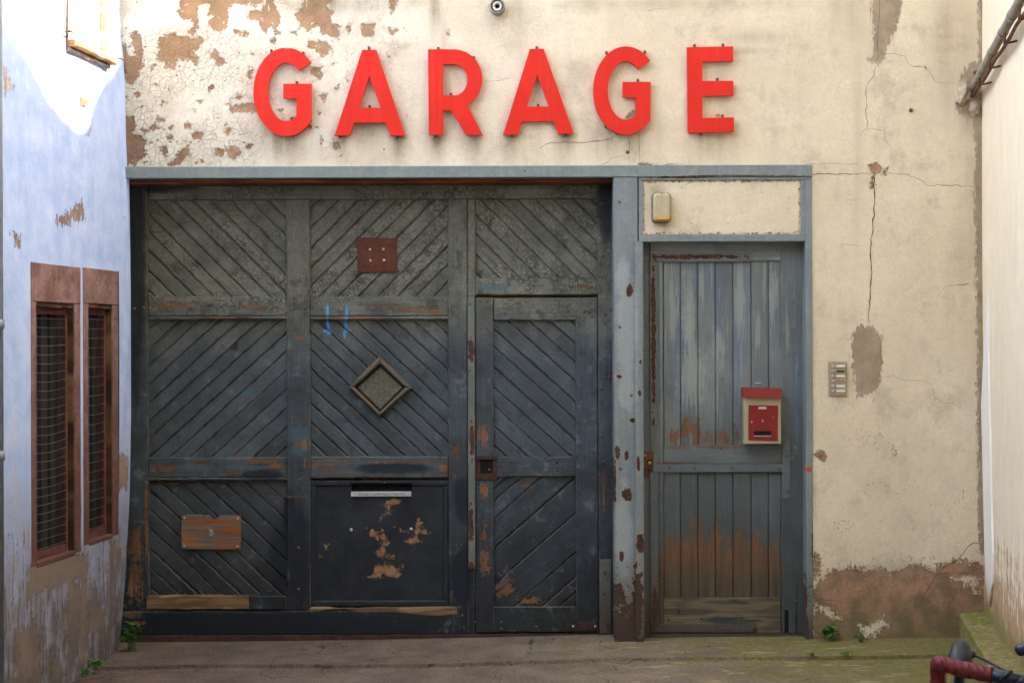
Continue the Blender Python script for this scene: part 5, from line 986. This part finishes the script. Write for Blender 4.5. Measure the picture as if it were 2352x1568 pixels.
weed('tiny weed sprig in front of the gate threshold', gp(1218, -.03), 3, .02, .014, .012)
weed('tiny moss tuft in the slab crack in front of the side door', gp(1940, -.45), 6, .018, .012, .05)
weed('tiny moss tuft in the slab crack right of the steel post', gp(1860, -.45), 5, .012, .01, .04)
gm_ = MB()
for i in range(1500):
    if random.random() < .35: gx_, gy_ = random.uniform(-2, 2.3), -abs(random.gauss(0, .03))-.012
    elif random.random() < .35: gx_, gy_ = random.uniform(-2, 2.3), -.44-abs(random.gauss(0, .02))
    else: gx_, gy_ = random.uniform(-2.1, 2.2), random.uniform(-1.6, -.02)
    rr = random.uniform(.0015, .0042)*(1.5 if random.random() < .1 else 1); c_ = Vector((gx_, gy_, gz(gx_, gy_)+(.018 if gy_ > -.43 else 0)+rr*.3))
    vs8 = [c_+Vector((random.gauss(0, 1), random.gauss(0, 1), random.gauss(0, .6))).normalized()*rr for _ in range(3)]+[c_+Vector((0, 0, rr)), c_-Vector((0, 0, rr))]
    gm_.add(vs8, [(0,1,3),(1,2,3),(2,0,3),(1,0,4),(2,1,4),(0,2,4)])
m = M('grit_mix'); P_ = m.pos(); n = m.vor(P_, 30, 'F1'); n = m.noise(P_, 60, 2); m.fin(m.mix(m.ss(n, .4, .6), (.10,.075,.055), (.40,.33,.25)), .9)
tag(gm_.build('grit', m.m), kind='stuff')
LT = [simple('dead_leaf', (.35,.12,.05), .8), simple('pale_chip', (.7,.66,.58), .8)]
def litter(label, v, y, L, mat, yaw, name, cat, grp=None):
    c = gp(v, y); t = MB(); V, F = leafmesh(L, L*.32); Rm = Matrix.Rotation(yaw, 3, 'Z'); t.add([Vector(c)+Vector((0,0,.006))+Rm @ Vector(q) for q in V], F, None, True); tag(t.build(name, mat), label, cat, grp)
litter('dry orange leaf by the foot of the brown wall, left of the ledge', 2080, -.05, .03, LT[0], .1, 'dead_leaf', 'leaf', 'litter on the yard ground')
litter('dry orange leaf against the mossy ledge', 2165, -.05, .026, LT[0], .4, 'dead_leaf', 'leaf', 'litter on the yard ground')
litter('white paint chip on the mossy ground right of the side door', 2073, -.42, .02, LT[1], .1, 'paint_chip', 'chip', 'litter on the yard ground')
litter('pale paint chip on the ground in front of the rusty steel post foot', 1520, -.36, .016, LT[1], 2.1, 'paint_chip', 'chip', 'litter on the yard ground')
litter('pale paint chip at the foot of the small door, on mossy ground', 2070, -.1, .01, LT[1], .8, 'paint_chip', 'chip', 'litter on the yard ground')
litter('small yellow leaf under the middle of the gate', 887, -.03, .014, simple('yellow_leaf', (.5,.35,.04), .7), .2, 'dead_leaf', 'leaf', 'litter on the yard ground')
litter('dry brown leaf in the left corner by the weed', 300, -.2, .022, LT[0], .6, 'dead_leaf', 'leaf', 'litter on the yard ground')

# ================================================================== BICYCLE
def ip(v, y, depth): return Vector(((v-1176-ROLL*(y-784))*depth/FOC, depth-DIST, CAMZ-(y-784+ROLL*(v-1176))*depth/FOC))
bk = thing('bicycle', 'bicycle with red taped drop handlebar and black brake hoods at the lower right corner', 'bicycle', (1.15, -4.75, 0))
TAPE = M('red_bar_tape'); P_ = TAPE.pos(); n = TAPE.noise(P_, 80, 4); wv = TAPE.n('ShaderNodeTexWave'); wv.inputs['Scale'].default_value = 22; wv.inputs['Distortion'].default_value = .6; wv.bands_direction = 'X'; TAPE.set(wv.inputs['Vector'], P_); TAPE = TAPE.fin(TAPE.mul((.10,.005,.006), TAPE.lin(n, .3, .7, .8, 1.2)), .6, TAPE.ma('ADD', wv.outputs['Fac'], TAPE.ma('MULTIPLY', n, .5)), .0025)
BKB = simple('black_rubber', (.006,.006,.007), .45, .2, 30); BKM = simple('black_steel', (.015,.02,.035), .3, .2, 20, .3)
c0 = ip(2365, 1568, 3.3); e0 = ip(2168, 1526, 3.4); fwd = Vector((.25, .96, 0)).normalized(); dn = Vector((0, 0, -1)); side = (c0-e0).normalized()
bar = [c0, c0.lerp(e0, .3), c0.lerp(e0, .62)]; bar2 = [c0.lerp(e0, .42), c0.lerp(e0, .62), c0.lerp(e0, .85), e0+fwd*.012-side*.004, e0+fwd*.04+dn*.012-side*.012, e0+fwd*.05+dn*.05-side*.012, e0+fwd*.045+dn*.10-side*.01, e0+fwd*.01+dn*.135-side*.01, e0-fwd*.05+dn*.14-side*.012]
b = MB(); b.tube(bar, .0155, 16); b.tube([c0, c0-(e0-c0)*.35], .0155, 16); hb = b.build('handlebar', BKM, bk)
def smooth(pts, k=6):
    out = []
    P = [pts[0]]+list(pts)+[pts[-1]]
    for i in range(1, len(P)-2):
        for j in range(k):
            t_ = j/k; p0, p1, p2, p3 = P[i-1], P[i], P[i+1], P[i+2]
            out.append(.5*((2*p1)+(-p0+p2)*t_+(2*p0-5*p1+4*p2-p3)*t_**2+(-p0+3*p1-3*p2+p3)*t_**3))
    return out+[pts[-1]]
sm_ = smooth(bar2); b = MB(); b.tube(sm_, [.0178+.0009*math.sin(i*1.7) for i in range(len(sm_))], 18); b.build('bar_tape', TAPE, hb)
h0 = ip(2206, 1528, 3.47); h1 = ip(2208, 1494, 3.5); h2 = ip(2212, 1478, 3.53)
b = MB(); b.tube(smooth([h0+dn*.02, h0, h0.lerp(h1, .5), h1, h2, h2+Vector((.004,.01,-.004))], 4), [.017,.020,.024,.026,.027,.028,.0285,.029,.0285,.028,.027,.026,.0245,.023,.021,.018,.015,.010,.006,.003,.001][:21], 16); hd = b.build('brake_hood', BKB, bk)
b = MB(); L0 = h1+fwd*.03+dn*.0; b.tube(smooth([h0+fwd*.02, h0+fwd*.045+dn*.03, h0+fwd*.04+dn*.09+Vector((-.006,0,0)), h0+fwd*.02+dn*.15]), .0125, 10); b.build('brake_lever', BKM, hd)
b = MB(); ca = ip(2226, 1497, 3.5); cb = ip(2334, 1552, 3.33); b.tube([ca, ca.lerp(cb, .12)], [.010, .006], 10); b.tube(smooth([ca, ca.lerp(cb, .35)+Vector((0,0,.001)), ca.lerp(cb, .7), cb, cb+Vector((.08,.01,-.05))]), .0036, 8); b.build('brake_cable', BKB, hd)
b = MB(); s0 = ip(2312, 1548, 3.29); b.tube([s0+Vector((-.012,0,-.014)), s0+Vector((.004,-.002,.004)), s0+Vector((.012,-.002,.008))], [.005,.006,.004], 10); s1_ = ip(2344, 1562, 3.28); b.tube([s1_+Vector((-.01,0,-.012)), s1_+Vector((.014,-.002,.012))], .006, 10); b.build('stem_clamp', BKM, hb)
l0 = ip(2345, 1493, 3.3); b = MB(); b.tube([l0+Vector((-.012,0,-.003)), l0+Vector((-.0095,0,-.002)), l0+Vector((-.004,0,.0)), l0+Vector((.03,-.003,.014)), l0+Vector((.09,-.01,.035))], [.004,.010,.0135,.0145,.015], 18); b.build('handlebar_lamp', BKM, bk)
# frame, fork, wheels, saddle below and beside the picture
hd_ = Vector((.16, .987, 0)).normalized(); ax_f = Vector((c0.x+.04, c0.y+.12, .34)); ht = c0+Vector((0,0,-.07)); bb = ax_f-hd_*.60; bb.z = .28; ax_r = ax_f-hd_*1.0; ax_r.z = .34; stp = bb-hd_*.15; stp.z = .80
b = MB(); b.tube([c0, ht, ht+(ax_f-ht)*.25], .016, 12); b.tube([ht+dn*.02, stp+dn*.03], .015, 12); b.tube([ht+(ax_f-ht)*.22, bb], .017, 12); b.tube([bb, stp], .015, 12)
for s_ in (-1, 1):
    o_ = Vector((hd_.y, -hd_.x, 0))*.05*s_; b.tube([ht+(ax_f-ht)*.25+o_*.5, ax_f+o_], .009, 8); b.tube([bb+o_*.5, ax_r+o_], .008, 8); b.tube([stp+dn*.04+o_*.3, ax_r+o_], .007, 8)
b.build('frame', BKM, bk)
for ax in (ax_f, ax_r):
    b = MB(); b.tube([ax+(hd_*math.cos(a)+Vector((0,0,1))*math.sin(a))*.325 for a in [k/48*2*math.pi for k in range(49)]], .013, 10, False); wh = b.build('wheel', BKB, bk)
    b = MB(); b.tube([ax+(hd_*math.cos(a)+Vector((0,0,1))*math.sin(a))*.308 for a in [k/48*2*math.pi for k in range(49)]], .008, 8, False); sd3 = Vector((hd_.y, -hd_.x, 0)); b.tube([ax-sd3*.05, ax+sd3*.05], .014, 10)
    for k in range(24): a = k/24*2*math.pi; b.tube([ax+sd3*.02*(-1)**k, ax+(hd_*math.cos(a)+Vector((0,0,1))*math.sin(a))*.305], .001, 4)
    b.build('rim', SBOLT, wh)
b = MB(); b.tube([stp, stp+Vector((0,0,.07))-hd_*.02], .012, 10); b.build('seat_post', BKM, bk)
b = MB(); q = stp+Vector((0,0,.085)); b.tube([q+hd_*.15, q+hd_*.10, q+hd_*.02, q-hd_*.07, q-hd_*.12, q-hd_*.13], [.012,.02,.026,.055,.06,.02], 14); b.build('saddle', BKB, bk)
